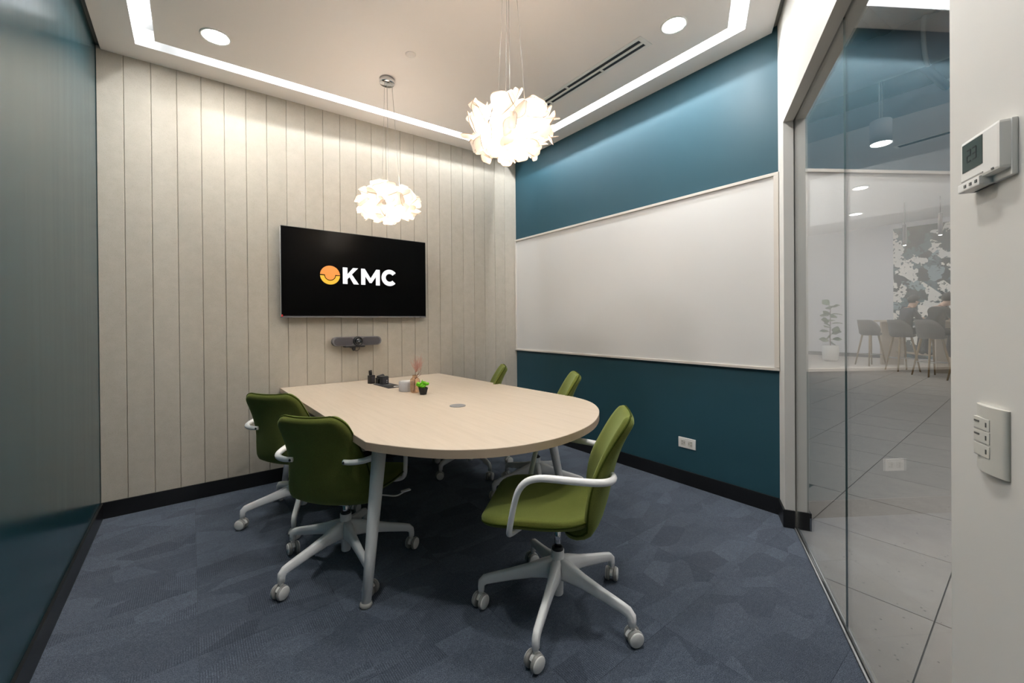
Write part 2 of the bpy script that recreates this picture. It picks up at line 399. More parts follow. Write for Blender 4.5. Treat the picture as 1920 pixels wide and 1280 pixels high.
XZ = Matrix(((1, 0, 0, 0), (0, 0, 1, 0), (0, 1, 0, 0), (0, 0, 0, 1)))   # (x, y, z) -> (x, z, y): prisms that stand on a wall

# ================================================================== ROOM SHELL
floor = struct(empty('floor', (0, 0, 0)))
sub = MB(); sub.prism([(-0.2, 0.2), (3.6, 0.2), (3.6, -2.6), (3.44, -2.65), (0.0, -4.486), (-0.2, -4.5)], -0.06, -0.009, 'dark'); sub.build('subfloor', floor)
PX, PY = 0.47, -0.26
for i in range(-1, 7):
    for j in range(-9, 2):
        x0, y0 = PX + 0.49 * (i - 0), PY + 0.49 * (j - 0); e = 0.0004
        p = [(x0 + e, y0 + e), (x0 + 0.49 - e, y0 + e), (x0 + 0.49 - e, y0 + 0.49 - e), (x0 + e, y0 + 0.49 - e)]
        p = clip(p, 1, 0, 0); p = clip(p, -1, 0, BX) if p else p; p = clip(p, 0, -1, 0) if p else p
        if p: p = clip(p, -GN.x, -GN.y, G0.dot(GN) - 0.014)
        if len(p) < 3: continue
        h = rnd.uniform(-0.0006, 0.0)
        MB().prism(p, -0.009, h, 'carpet').build('carpet_tile', floor)

# panelled wall
wb = struct(empty('wall_back', (0, 0, 0)))
q = MB(); q.box((1.7, 0.07, 1.55), (3.8, 0.1, 3.3), 'white'); q.build('wall_core', wb)
pw = 0.1335; xs = [0.0] + [0.1267 + pw * k for k in range(24)] + [BX]
for a, b in zip(xs[:-1], xs[1:]):
    a2, b2 = a + 0.0005, b - 0.0005; ch = 0.0042
    prof = [(a2, 0.019), (a2, ch), (a2 + ch * 0.7, 0.0), (b2 - ch * 0.7, 0.0), (b2, ch), (b2, 0.019)]
    MB().prism(prof, 0.06, lambda x, y: CZ(x, 0) + 0.02, 'felt').build('panel', wb)
# side walls
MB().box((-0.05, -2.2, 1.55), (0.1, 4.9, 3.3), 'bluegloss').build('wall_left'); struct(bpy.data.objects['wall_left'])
MB().box((BX + 0.06, -1.30, 1.55), (0.12, 2.72, 3.3), 'blue').build('wall_right_blue')
o = bpy.data.objects['wall_right_blue']; o.name = 'wall_right'; struct(o)
# white wall with the glazed opening (its own axes: s along, n through)
H0 = 2.38; S0, S1 = 0.213, 1.952
wg = struct(empty('wall_front', (0, 0, 0)))
def gbox(mb, s0, s1, n0, n1, z0, z1, m_, bev=0): mb.box(((s0 + s1) / 2, (n0 + n1) / 2, (z0 + z1) / 2), (s1 - s0, n1 - n0, z1 - z0), m_, bev); return mb
for nm, s0, s1, z0, z1 in (('jamb', -0.05, S0, 0, 3.2), ('header', S0, S1, H0, 3.2), ('wall_end', S1, 4.3, 0, 3.2)):
    k = MB(); gbox(k, s0, s1, -0.057, -0.0065, z0, z1, 'white'); gbox(k, s0, s1, 0.0065, 0.060, z0, z1, 'white')
    e0 = s0 + (0.012 if nm == 'wall_end' else 0); e1 = s1 - (0.012 if nm == 'jamb' else 0); f0 = z0 + (0.012 if nm == 'header' else 0)
    gbox(k, e0, e1, -0.0065, 0.0065, f0, z1, 'gap'); k.build(nm, wg, xf=GMAT)
# jamb blocks the slit between the blue wall and the glass wall outside
k = MB(); gbox(k, -0.3, -0.05, -0.03, 0.06, 0, 3.2, 'white'); k.build('corner_return', wg, xf=GMAT)

# glazing
win = struct(empty('window_1', (0, 0, 0)))
k = MB(); gbox(k, S0 - 0.006, 1.0915, -0.003, 0.003, 0.004, H0 + 0.008, 'glass'); gbox(k, 1.0915, 1.0925, -0.003, 0.003, 0.004, H0 + 0.008, 'glassedge'); k.build('pane', win, xf=GMAT)
k = MB(); gbox(k, 1.0955, S1 + 0.006, -0.003, 0.003, 0.004, H0 + 0.008, 'glass'); gbox(k, 1.0945, 1.0955, -0.003, 0.003, 0.004, H0 + 0.008, 'glassedge'); k.build('pane', win, xf=GMAT)
k = MB(); gbox(k, S0, S1, -0.013, -0.0055, -0.002, 0.006, 'alu', 0.001); gbox(k, S0, S1, 0.0055, 0.013, -0.002, 0.006, 'alu', 0.001); k.build('floor_channel', win, xf=GMAT)

# skirting
hb = 0.1025
MB().box((BX / 2, -0.006, hb / 2), (BX, 0.012, hb), 'black', 0.0015).build('baseboard_back'); struct(bpy.data.objects['baseboard_back'])
MB().box((BX - 0.006, -1.315, hb / 2), (0.012, 2.62, hb), 'black', 0.0015).build('baseboard_right'); struct(bpy.data.objects['baseboard_right'])
k = MB().box((0.006, -2.24, hb / 2), (0.012, 4.48, hb), 'black', 0.0015); k.build('baseboard_left'); struct(bpy.data.objects['baseboard_left'])
k = MB(); gbox(k, -0.012, S0, -0.068, -0.058, 0, hb, 'black', 0.001); gbox(k, S0 + 0.001, S0 + 0.010, -0.068, -0.009, 0, hb, 'black', 0.001)
gbox(k, S0 + 0.001, S0 + 0.010, 0.009, 0.071, 0, hb, 'black', 0.001); gbox(k, -0.1, S0, 0.061, 0.071, 0, hb, 'black', 0.001)
k.build('baseboard_jamb', xf=GMAT); struct(bpy.data.objects['baseboard_jamb'])
k = MB(); gbox(k, S1, 3.9, -0.068, -0.058, 0, hb, 'black', 0.001); k.build('baseboard_front', xf=GMAT); struct(bpy.data.objects['baseboard_front'])

# ceiling: soffit ring, slot, middle field
ce = MB(); zc = lambda x, y: CZ(x, y)
def inner_y(x, n): return G0.y + GN.y * n + (x - G0.x - GN.x * n) * GD.y / GD.x
wall_o = [(0.024, 0.0), (BX, 0.0), (BX, inner_y(BX, -0.085)), (0.024, inner_y(0.024, -0.085))]
def ring(mb, A, B, fz, m_):
    for i in range(4):
        a, b, c, d = A[i], A[(i + 1) % 4], B[(i + 1) % 4], B[i]; mb.add([(p[0], p[1], fz(*p)) for p in (a, b, c, d)], [[0, 1, 2, 3]], m_)
def rise(mb, A, f0, f1, m_):
    for i in range(4):
        a, b = A[i], A[(i + 1) % 4]; mb.add([(a[0], a[1], f0(*a)), (b[0], b[1], f0(*b)), (b[0], b[1], f1(*b)), (a[0], a[1], f1(*a))], [[0, 1, 2, 3]], m_)
zt = lambda x, y: CZ(x, y) + SLOT_H
ring(ce, wall_o, slot_out, zc, 'ceil'); rise(ce, slot_out, zc, zt, 'slot'); ring(ce, slot_out, slot_in, zt, 'slot'); rise(ce, slot_in, zc, zt, 'slot')
ce.add([(x, y, zc(x, y)) for x, y in slot_in], [[0, 1, 2, 3]], 'ceil')
far = [(-0.1, 0.1), (BX + 0.1, 0.1), (BX + 0.1, -2.6), (-0.1, -4.7)]
rise(ce, wall_o, zc, lambda x, y: CZ(x, y) + 0.03, 'ceil')
ring(ce, [(-0.02, 0.05), (BX + 0.02, 0.05), (BX + 0.02, -2.66), (-0.02, -4.5)], wall_o, lambda x, y: CZ(x, y) + 0.03, 'gap')
ce.add([(x, y, 3.19) for x, y in [(-0.2, 0.2), (3.5, 0.2), (3.5, -2.8), (-0.2, -4.8)]], [[0, 1, 2, 3]], 'dark')
co = ce.build('ceiling'); struct(co)

# ================================================================== CEILING FITTINGS
nC = Vector((-AX, -AY, 1)).normalized()
def on_ceil(o): o.rotation_euler = (Vector((0, 0, 1)).rotation_difference(nC)).to_euler(); return o
for (x, y, r_, lb) in ((0.592, -0.553, 0.066, 'round recessed downlight glowing near the teal glossy left wall'), (2.787, -2.268, 0.064, 'round recessed downlight glowing above the glass partition end, beside the air diffuser'), (0.62, -2.35, 0.066, 'unseen round downlight added over the left foreground, beside the teal glossy wall'), (1.45, -2.98, 0.066, 'unseen round downlight added over the narrow corner behind the nearest chair')):  # last two are added above the frame to brighten the lower room
    t = on_ceil(empty('downlight', (x, y, CZ(x, y)), 0, lb, 'light', 'recessed ceiling downlights'))
    MB().lathe([(r_, -0.004), (r_ + 0.012, -0.005), (r_ + 0.014, 0.0), (r_ + 0.013, 0.004), (r_, 0.004)], 'wp', 32, ring=True).build('trim_ring', t)
    MB().lathe([(0, -0.0035), (r_, -0.003), (r_, 0.002), (0, 0.002)], 'downroom', 32).build('diffuser', t)
# linear slot diffuser
dy0, dy1, dx = -2.06, -0.86, 2.766
t = on_ceil(empty('air_diffuser', (dx, (dy0 + dy1) / 2, CZ(dx, (dy0 + dy1) / 2)), 0, 'long white two-slot linear air diffuser in the ceiling', 'vent'))
L = dy1 - dy0
k = MB(); k.box((-0.052, 0, -0.003), (0.026, L + 0.06, 0.005), 'wp', 0.001); k.box((0.052, 0, -0.003), (0.026, L + 0.06, 0.005), 'wp', 0.001); k.box((0, 0, -0.004), (0.018, L, 0.007), 'wp', 0.001)
k.box((0, L / 2 + 0.015, -0.003), (0.11, 0.03, 0.005), 'wp', 0.001); k.box((0, -L / 2 - 0.015, -0.003), (0.11, 0.03, 0.005), 'wp', 0.001); k.build('frame', t)
for sx in (-0.024, 0.024): MB().box((sx, 0, -0.0012), (0.031, L, 0.0012), 'blk').build('slot', t)
for sx, yy in ((0.024, -0.25), (0.024, 0.28), (-0.024, 0.05)): MB().box((sx, yy, -0.003), (0.028, 0.018, 0.004), 'wp').build('blade_clip', t)
x, y = 1.617, -1.084
t = on_ceil(empty('sprinkler_cover', (x, y, CZ(x, y)), 0, 'small flat white round sprinkler cover on the ceiling', 'sprinkler'))
MB().lathe([(0, -0.006), (0.03, -0.006), (0.033, -0.003), (0.033, 0.0), (0, 0)], 'ceil', 24).build('cover_plate', t)

# pendants
def petal_mesh(name, w_, h_, fold, bend):
    k = MB(); n = 6; g = []
    for i in range(n + 1):
        for j in range(n + 1):
            u, v = (i / n - 0.5) * 2, (j / n - 0.5) * 2
            sx = u * (w_ / 2) * (1 - 0.10 * max(0, abs(v) - 0.6) ** 1.2 * 2); sy = v * (h_ / 2) * (1 - 0.10 * max(0, abs(u) - 0.6) ** 1.2 * 2)
            if abs(u) > .99 and abs(v) > .99: sx *= 0.93; sy *= 0.93
            g.append((sx, sy + h_ * 0.38, fold * abs(u) * w_ * 0.5 + bend * (v + 1) ** 2 * h_ * 0.25))
    e = 0.0028
    lo = [(a, b, c - e) for a, b, c in g]; fs = []
    for i in range(n):
        for j in range(n): a = i * (n + 1) + j; fs.append([a, a + 1, a + n + 2, a + n + 1])
    off = len(g); fs2 = [[i + off for i in f][::-1] for f in fs]
    rim = [i * (n + 1) for i in range(n + 1)] + [n * (n + 1) + j for j in range(1, n + 1)] + [i * (n + 1) + n for i in range(n - 1, -1, -1)] + [j for j in range(n - 1, 0, -1)]
    side = [[rim[i], rim[(i + 1) % len(rim)], rim[(i + 1) % len(rim)] + off, rim[i] + off] for i in range(len(rim))]
    k.add(g + lo, fs + fs2, 'petal', False); k.add(g + lo, side, 'petaledge', False); return k
petal_protos = [petal_mesh('petal', 0.085, 0.115, 0.05, 0.04), petal_mesh('petal', 0.072, 0.105, -0.06, 0.08), petal_mesh('petal', 0.092, 0.098, 0.08, -0.05), petal_mesh('petal', 0.066, 0.112, 0.03, 0.10)]
def pendant(x, y, zc_, label, seed, wires):
    rr = random.Random(seed); t = empty('pendant_lamp', (x, y, zc_), 0, label, 'lamp', 'petal pendant lamps over the table')
    zt_ = CZ(x, y) - zc_
    MB().lathe([(0.0, -0.036), (0.050, -0.036), (0.053, -0.032), (0.053, 0.0), (0, 0)], 'chrome', 28, (0, 0, zt_)).build('canopy', t)
    for a in (100, 220, 340):
        p0 = (0.034 * math.cos(R(a)), 0.034 * math.sin(R(a)), zt_ - 0.036); p1 = (0.085 * math.cos(R(a)), 0.085 * math.sin(R(a)), 0.09)
        MB().tube([p0, p1], 0.0012, 'wire', 6).build('suspension_wire', t)
    MB().tube([(0, 0, zt_ - 0.036), (0.004, 0.002, 0.3), (0, 0, 0.08)], 0.0016, 'wire', 6).build('power_cord', t)
    MB().lathe([(0.0, -0.075), (0.08, -0.066), (0.14, -0.035), (0.155, 0.0), (0.14, 0.035), (0.08, 0.066), (0, 0.075)], 'bulb', 28).build('lamp_core', t)
    done = {}
    n = 84; ga = PI * (3 - math.sqrt(5))
    for i in range(n):
        zz = 1 - 2 * (i + 0.5) / n; ph = i * ga + rr.uniform(-.15, .15); cr = math.sqrt(1 - zz * zz)
        rx, rz = 0.178, 0.092
        p = Vector((rx * cr * math.cos(ph), rx * cr * math.sin(ph), rz * zz))
        nn = Vector((cr * math.cos(ph) / rx, cr * math.sin(ph) / rx, zz / rz)).normalized()
        tg = nn.cross(Vector((rr.uniform(-1, 1), rr.uniform(-1, 1), rr.uniform(-1, 1)))).normalized()
        tilt = rr.uniform(0.35, 0.95)
        yv = (tg * math.cos(tilt) + nn * math.sin(tilt)).normalized(); zv = (nn * math.cos(tilt) - tg * math.sin(tilt)).normalized(); xv = yv.cross(zv)
        mm = Matrix((xv, yv, zv)).transposed().to_4x4(); mm.translation = p - yv * 0.02
        kind = rr.randrange(4)
        if kind not in done: o_ = petal_protos[kind].build('petal', t); done[kind] = o_
        else: o_ = done[kind].copy(); COL.objects.link(o_)
        o_.matrix_local = mm
    return t
pendant(1.595, -0.725, 2.083, 'white petal-shade pendant lamp hanging in front of the panelled wall, above the television', 3, 3)
pendant(1.712, -2.02, 2.172, 'white petal-shade pendant lamp hanging nearest, in front of the teal wall corner', 11, 3)

# ================================================================== WALL OBJECTS
# television
tv = empty('television', (1.605, 0.0, 1.62), 0, 'large black flat television on the panelled wall showing a white and orange logo', 'television')
W2, H2 = 0.603, 0.352
k = MB(); k.box((0, -0.058, 0), (W2 * 2, 0.026, H2 * 2), 'blk', 0.003); k.box((0, -0.035, -0.05), (0.9, 0.03, 0.42), 'blk', 0.006); k.build('body', tv)
MB().box((0, -0.0725, 0.006), (W2 * 2 - 0.010, 0.003, H2 * 2 - 0.018), 'screen').build('screen', tv)
k = MB(); k.box((0, -0.0715, -H2 + 0.004), (W2 * 2, 0.004, 0.010), 'mgrey', 0.001); k.box((-W2 - 0.0005, -0.06, 0), (0.002, 0.02, H2 * 2 - .01), 'alu'); k.box((0, -0.06, H2 + 0.0005), (W2 * 2 - .01, 0.02, 0.002), 'mgrey'); k.build('bezel', tv)
k = MB(); k.box((0, -0.011, 0.0), (0.4, 0.020, 0.3), 'blk'); k.build('wall_bracket', tv)
MB().box((-W2 + 0.006, -0.0745, -H2 + 0.014), (0.010, 0.002, 0.016), 'red').build('energy_sticker', tv)
k = MB(); k.box((W2 - 0.12, -0.074, -H2 + 0.003), (0.02, 0.002, 0.004), 'blk'); k.box((W2 - 0.06, -0.074, -H2 + 0.003), (0.012, 0.002, 0.004), 'blk'); k.build('sensor', tv)
def screen_shape(poly, m_, name='logo'):
    k = MB(); pts = [(px - 1.605, pz - 1.62) for px, pz in poly]
    k.prism(pts, 0.0742, 0.0750, m_); o_ = k.build(name, tv, xf=Matrix(((1, 0, 0, 0), (0, 0, -1, 0), (0, 1, 0, 0), (0, 0, 0, 1)))); return o_
cx_, cz_, cr_ = 1.357, 1.613, 0.0765
sr = 0.044; gp = 0.005
top = [(cx_ + cr_ * math.cos(R(a)), cz_ + cr_ * math.sin(R(a))) for a in range(2, 179, 6)] + [(cx_ - sr + gp, cz_ + gp * 0.6)]
top += [(cx_ + (sr - gp) * math.cos(R(a)), cz_ + (sr - gp) * math.sin(R(a))) for a in range(184, 357, 8)] + [(cx_ + sr - gp, cz_ + gp * 0.6)]
screen_shape(top, 'logoo', 'logo_top')
bot = [(cx_ + cr_ * math.cos(R(a)), cz_ + cr_ * math.sin(R(a))) for a in range(183, 359, 6)] + [(cx_ + sr + gp * .3, cz_ - gp)]
bot += [(cx_ + (sr + gp * .3) * math.cos(R(a)), cz_ + (sr + gp * .3) * math.sin(R(a))) for a in range(356, 183, -8)] + [(cx_ - sr - gp * .3, cz_ - gp)]
screen_shape(bot, 'logoy', 'logo_bottom')
zb, zt2 = 1.547, 1.684; lh = zt2 - zb
x0 = 1.456; st = 0.038
screen_shape([(x0, zb), (x0 + st, zb), (x0 + st, zb + 0.042), (x0 + st + 0.016, zb + 0.058), (x0 + 0.088, zb), (x0 + 0.131, zb), (x0 + 0.074, zb + 0.082), (x0 + 0.126, zt2), (x0 + 0.083, zt2), (x0 + st, zt2 - 0.055), (x0 + st, zt2), (x0, zt2)], 'logow', 'letter_k')
x0 = 1.606; w3 = 0.162
screen_shape([(x0, zb), (x0 + st * .94, zb), (x0 + st * .94, zt2 - 0.065), (x0 + w3 / 2 - 0.009, zb + 0.018), (x0 + w3 / 2 + 0.009, zb + 0.018), (x0 + w3 - st * .94, zt2 - 0.065), (x0 + w3 - st * .94, zb), (x0 + w3, zb), (x0 + w3, zt2), (x0 + w3 - 0.032, zt2), (x0 + w3 / 2, zt2 - 0.078), (x0 + 0.032, zt2), (x0, zt2)], 'logow', 'letter_m')
cc, cz2, ro, ri = 1.8555, (zb + zt2) / 2 + .004, 0.0725, 0.0345
ou = [(cc + ro * math.cos(R(a)), cz2 + ro * math.sin(R(a))) for a in range(38, 323, 7)]; inn = [(cc + ri * math.cos(R(a)), cz2 + ri * math.sin(R(a))) for a in range(318, 37, -7)]
screen_shape(ou + inn, 'logow', 'letter_c')

# conference camera bar under the television
cb = empty('conference_camera', (1.572, 0, 1.068), 0, 'dark grey conference camera soundbar with round lens under the television', 'camera')
bar = [(x_, z_) for x_, z_ in rrect(0.405, 0.076, 0.0375, 7)]
tox = Matrix(((1, 0, 0, 0), (0, 0, -1, 0), (0, 1, 0, 0), (0, 0, 0, 1)))
k = MB(); k.prism(bar, 0.03, 0.080, 'mgrey', True); k.build('body', cb, xf=tox)
for sg in (-1, 1):
    g_ = [(x_ * 1 + sg * 0.112, z_) for x_, z_ in rrect(0.155, 0.062, 0.03, 7)]
    k = MB(); k.prism(g_, 0.078, 0.084, 'dgrey', True); k.build('speaker_grille', cb, xf=tox)
k = MB(); k.lathe([(0, 0.06), (0.041, 0.06), (0.041, 0.098), (0.037, 0.104), (0.030, 0.106), (0.028, 0.100), (0, 0.100)], 'blk', 32, ax=tox.copy()); ho = k.build('lens_housing', cb)
MB().lathe([(0, 0.100), (0.027, 0.100), (0.022, 0.106), (0.014, 0.109), (0, 0.110)], 'lens', 28, ax=tox.copy()).build('lens', ho)
MB().lathe([(0, 0.1095), (0.006, 0.110), (0, 0.1115)], 'mgrey', 16, ax=tox.copy()).build('lens_core', ho)
k = MB(); k.box((-0.02, -0.04, -0.045), (0.165, 0.075, 0.014), 'blk', 0.005); k.box((-0.02, -0.006, -0.035), (0.05, 0.012, 0.05), 'blk'); k.build('mount', cb)
MB().tube(catmull([(-0.045, -0.05, -0.05), (-0.035, -0.07, -0.068), (-0.015, -0.07, -0.082), (0.008, -0.06, -0.078), (0.022, -0.05, -0.062), (0.022, -0.04, -0.048)], 5), 0.0028, 'blk', 6).build('cable_loop', cb)
MB().lathe([(0, -0.012), (0.013, -0.012), (0.014, 0.0), (0.013, 0.012), (0, 0.012)], 'blk', 14, (-0.03, -0.065, -0.066), ax=Matrix.Rotation(R(60), 4, 'Y')).build('mount_knob', cb)

# whiteboard on the teal wall
zb0, zb1 = 0.902, 2.137; yb0, yb1 = -2.638, -0.004
bd = empty('whiteboard', (BX, (yb0 + yb1) / 2, zb0), 0, 'wide white writing board filling the teal wall from corner to jamb', 'whiteboard')
Lb, Hb = yb1 - yb0, zb1 - zb0
MB().box((-0.008, 0, Hb / 2), (0.016, Lb - 0.02, Hb - 0.02), 'board').build('writing_surface', bd)
for c, d in (((-0.014, 0, Hb - 0.010), (0.028, Lb, 0.020)), ((-0.014, 0, 0.009), (0.028, Lb, 0.018)), ((-0.014, Lb / 2 - 0.009, Hb / 2), (0.028, 0.018, Hb - 0.04)), ((-0.014, -Lb / 2 + 0.014, Hb / 2), (0.028, 0.028, Hb - 0.04))):
    MB().box(c, d, 'frame', 0.002).build('frame_rail', bd)

# outlet on the teal wall
ou_ = empty('wall_outlet', (BX, -2.018, 0.31), 0, 'white double power outlet low on the teal wall', 'outlet')
MB().box((-0.004, 0, 0), (0.008, 0.134, 0.076), 'wp', 0.003).build('cover_plate', ou_)
for sg in (-1, 1):
    k = MB(); k.box((-0.009, sg * 0.027, 0), (0.003, 0.034, 0.040), 'ivory', 0.001)
    for zz in (-0.009, 0.009): k.box((-0.0108, sg * 0.034, zz), (0.001, 0.007, 0.003), 'blk')
    k.box((-0.0108, sg * 0.018, 0), (0.001, 0.009, 0.003), 'blk'); k.build('socket', ou_)

# thermostat and switch on the white wall end
NF = -0.057
def gthing(name, s, z, label, cat):
    o_ = empty(name, GW(s, NF, z), math.atan2(GD.y, GD.x), label, cat); return o_      # local x = along GD, local -y = into room... (y = -GN)
th_ = gthing('thermostat', 2.092, 1.500, 'white wall thermostat with dark green display reading 23', 'thermostat')
# local frame: x along GD; y axis = (-GD.y, GD.x) = GN rotated: check sign so that "room" is sign_y
yax = Vector((-GD.y, GD.x)); SG = 1 if yax.dot(-GN) > 0 else -1
def gl(mb, c, d, m_, bev=0): mb.box((c[0], SG * c[1], c[2]), d, m_, bev); return mb
k = MB(); gl(k, (0, 0.011, 0.004), (0.108, 0.022, 0.080), 'wp', 0.005); gl(k, (0, 0.004, -0.002), (0.112, 0.008, 0.092), 'wp', 0.002); k.build('body', th_)
dsp = MB(); gl(dsp, (-0.017, 0.0222, 0.012), (0.058, 0.001, 0.050), 'lcd'); dsp = dsp.build('display', th_)
def seg7(dg, cx0, cz0, w_, h_):
    seg = {'2': 'abged', '3': 'abgcd'}[dg]; t_ = 0.0022; k = MB()
    pos = {'a': (0, h_ / 2, 1), 'g': (0, 0, 1), 'd': (0, -h_ / 2, 1), 'b': (1, h_ / 4, 0), 'c': (1, -h_ / 4, 0), 'f': (-1, h_ / 4, 0), 'e': (-1, -h_ / 4, 0)}
    for q_ in seg:
        a, b, hz = pos[q_]
        gl(k, (cx0 + a * w_ / 2, 0.0228, cz0 + b), (w_ if hz else t_, 0.0006, t_ if hz else h_ / 2), 'lcdd')
    return k
seg7('2', -0.026, 0.013, 0.010, 0.020).build('digit', dsp); seg7('3', -0.010, 0.013, 0.010, 0.020).build('digit', dsp)
k = MB(); gl(k, (-0.024, 0.0125, -0.040), (0.064, 0.025, 0.016), 'wp', 0.002)
for i in range(3): gl(k, (-0.032 + i * 0.016, 0.0255, -0.040), (0.006, 0.001, 0.005), 'mark')
k.build('button_strip', th_)
k = MB(); gl(k, (-0.018, 0.0225, -0.0285), (0.062, 0.001, 0.002), 'grey'); k.build('seam_line', th_)
k = MB(); gl(k, (0.038, 0.0224, -0.031), (0.006, 0.001, 0.003), 'mark'); k.build('indicator', th_)

sw = gthing('wall_switch', 2.086, 1.007, 'ivory wall switch plate with small rockers below the thermostat', 'switch')
k = MB(); nseg = 10; prof = []
for i in range(nseg + 1):
    u = i / nseg * 2 - 1; prof.append((u * 0.0412, SG * (0.004 + 0.008 * (1 - u * u))))
prof = [(-0.0412, 0)] + prof + [(0.0412, 0)]
k.prism(prof, -0.058, 0.058, 'ivory', True); k.build('cover_plate', sw)
for i, zz in enumerate((0.026, 0.003, -0.021)):
    k = MB(); gl(k, (-0.010, 0.0105, zz), (0.044, 0.004, 0.021), 'ivory', 0.001); gl(k, (0.0035, 0.0127, zz), (0.003, 0.001, 0.008), 'mark')
    if i < 2: gl(k, (-0.022, 0.0127, zz + 0.003), (0.014, 0.001, 0.003), 'mark')
    gl(k, (-0.014, 0.0120, zz - 0.0108), (0.034, 0.001, 0.0012), 'grey'); k.build('rocker', sw)

# ================================================================== TABLE
TZ = 0.722
def TP(x, y): return (CAMPOS.x + (x - CAMPOS.x) * 1.0205, min(-0.004, CAMPOS.y + (y - CAMPOS.y) * 1.0205))
tb = empty('meeting_table', (1.68, -1.2, 0), 0, 'pale maple meeting table with a rounded end and white tapered legs', 'table')
arc = [(p.x, p.y) for p in catmull([(x_, y_, 0) for x_, y_ in ((1.055, -2.0), (1.12, -2.105), (1.2, -2.208), (1.295, -2.288), (1.40, -2.345), (1.537, -2.380), (1.69, -2.386), (1.873, -2.351), (2.042, -2.277), (2.216, -2.150), (2.33, -2.018), (2.388, -1.895), (2.412, -1.77))], 4)]
poly = [(0.988, -0.004), (1.020, -1.93)] + arc + [(2.408, -1.66), (2.335, -0.004)]
pl = [(TP(x_, y_)[0] - 1.68, TP(x_, y_)[1] + 1.2) for x_, y_ in poly]
k = MB(); th = 0.036; bv = 0.002
def inset(pl, d):
    out = []; n = len(pl)
    cxm = sum(p[0] for p in pl) / n; cym = sum(p[1] for p in pl) / n
    for p in pl:
        v = Vector((p[0] - cxm, p[1] - cym)); v = v * (1 - d / v.length); out.append((cxm + v.x, cym + v.y))
    return out
n_ = len(pl); pi_ = inset(pl, bv)
top_v = [(x_, y_, TZ) for x_, y_ in pi_]; r1 = [(x_, y_, TZ - bv) for x_, y_ in pl]; r2 = [(x_, y_, TZ - th) for x_, y_ in pl]
k.add(top_v, [list(range(n_))], 'wood')
k.add(top_v + r1 + r2, [[i, (i + 1) % n_, n_ + (i + 1) % n_, n_ + i] for i in range(n_)], 'wood')
k.add(r1 + r2, [[i, (i + 1) % n_, n_ + (i + 1) % n_, n_ + i] for i in range(n_)], 'edge')
k.add(r2, [list(range(n_))[::-1]], 'edge'); k.build('tabletop', tb)
def tleg(bx, by, tx, ty):
    k = MB(); b_, t_ = Vector((bx - 1.68, by + 1.2, 0.0)), Vector((tx - 1.68, ty + 1.2, TZ - th))
    k.tube([b_ + (t_ - b_) * u for u in (0.022, 0.3, 0.6, 0.985)], [0.0205, 0.0245, 0.0285, 0.033], 'wm', 20)
    lg = k.build('leg', tb)
    MB().lathe([(0, 0.0), (0.024, 0.0), (0.027, 0.006), (0.026, 0.014), (0.0205, 0.018), (0, 0.018)], 'grey', 20, (b_.x, b_.y, 0)).build('foot', lg)
    MB().box((t_.x, t_.y, TZ - th - 0.004), (0.1, 0.1, 0.008), 'wm', 0.002).build('mounting_plate', lg)
tleg(1.043, -1.845, 1.145, -1.755); tleg(2.360, -1.745, 2.280, -1.640); tleg(1.010, -0.085, 1.095, -0.165); tleg(2.335, -0.085, 2.245, -0.165)
gx, gy = TP(1.683, -1.540)[0] - 1.68, TP(1.683, -1.540)[1] + 1.2
MB().lathe([(0, 0.0), (0.040, 0.0), (0.042, 0.002), (0.047, 0.0025), (0.048, 0.0005), (0.048, -0.002), (0, -0.002)], 'grommet', 32, (gx, gy, TZ + 0.0012)).build('cable_grommet', tb)

# things on the table
Z = TZ
t = empty('remote_holder', (*TP(1.604, -0.312), Z), R(20), 'tall black desk box holding a remote control, at the wall end of the table', 'holder')
k = MB(); k.box((0, 0, 0.034), (0.046, 0.040, 0.068), 'blk', 0.003); k.build('body', t)
MB().box((0, -0.0205, 0.034), (0.036, 0.002, 0.05), 'dgrey', 0.0005).build('front_panel', t)
t = empty('remote_control', (*TP(1.597, -0.310), Z + 0.068), R(20), 'slim black remote control standing on the tall black box', 'remote')
MB().box((0, 0, 0.020), (0.026, 0.012, 0.042), 'blk', 0.003, Matrix.Rotation(R(-6), 4, 'Y')).build('body', t)
k = MB(); k.lathe([(0, 0), (0.0035, 0.0), (0.003, 0.001), (0, 0.001)], 'mgrey', 10, (-0.001, -0.007, 0.03), ax=Matrix.Rotation(R(90), 4, 'X')); k.build('button', t)
t = empty('power_adapter', (*TP(1.650, -0.365), Z), R(10), 'black plug adapter with angled top beside the tall black box', 'adapter')
k = MB(); k.box((0, 0, 0.025), (0.050, 0.042, 0.05), 'blk', 0.004); k.build('body', t)
k = MB(); k.lathe([(0, -0.03), (0.016, -0.03), (0.018, -0.02), (0.018, 0.022), (0.014, 0.028), (0, 0.028)], 'blk', 18, (0.012, -0.002, 0.056), ax=Matrix.Rotation(R(80), 4, 'Y')); k.build('plug_head', t)
MB().tube(catmull([(-0.03, -0.022, 0.030), (-0.018, -0.026, 0.046), (0.0, -0.022, 0.05), (0.01, -0.01, 0.06)], 4), 0.0022, 'blk', 6).build('cord', t)
t = empty('folder', (*TP(1.662, -0.512), Z), R(-87), 'thin dark folder lying flat on the table before the black cube', 'folder')
MB().box((0, 0, 0.003), (0.285, 0.118, 0.006), 'dgrey', 0.001).build('cover', t)
MB().box((0.07, 0.0, 0.0064), (0.12, 0.10, 0.0008), 'blk').build('page', t)
t = empty('socket_cube', (*TP(1.660, -0.440), Z + 0.006), R(-8), 'small black charging cube with two white ports on the dark folder', 'charger')
MB().box((0, 0, 0.031), (0.062, 0.055, 0.062), 'blk', 0.003).build('body', t)
k = MB(); k.box((0.006, -0.0278, 0.031), (0.046, 0.001, 0.05), 'dgrey')
k.build('face_plate', t)
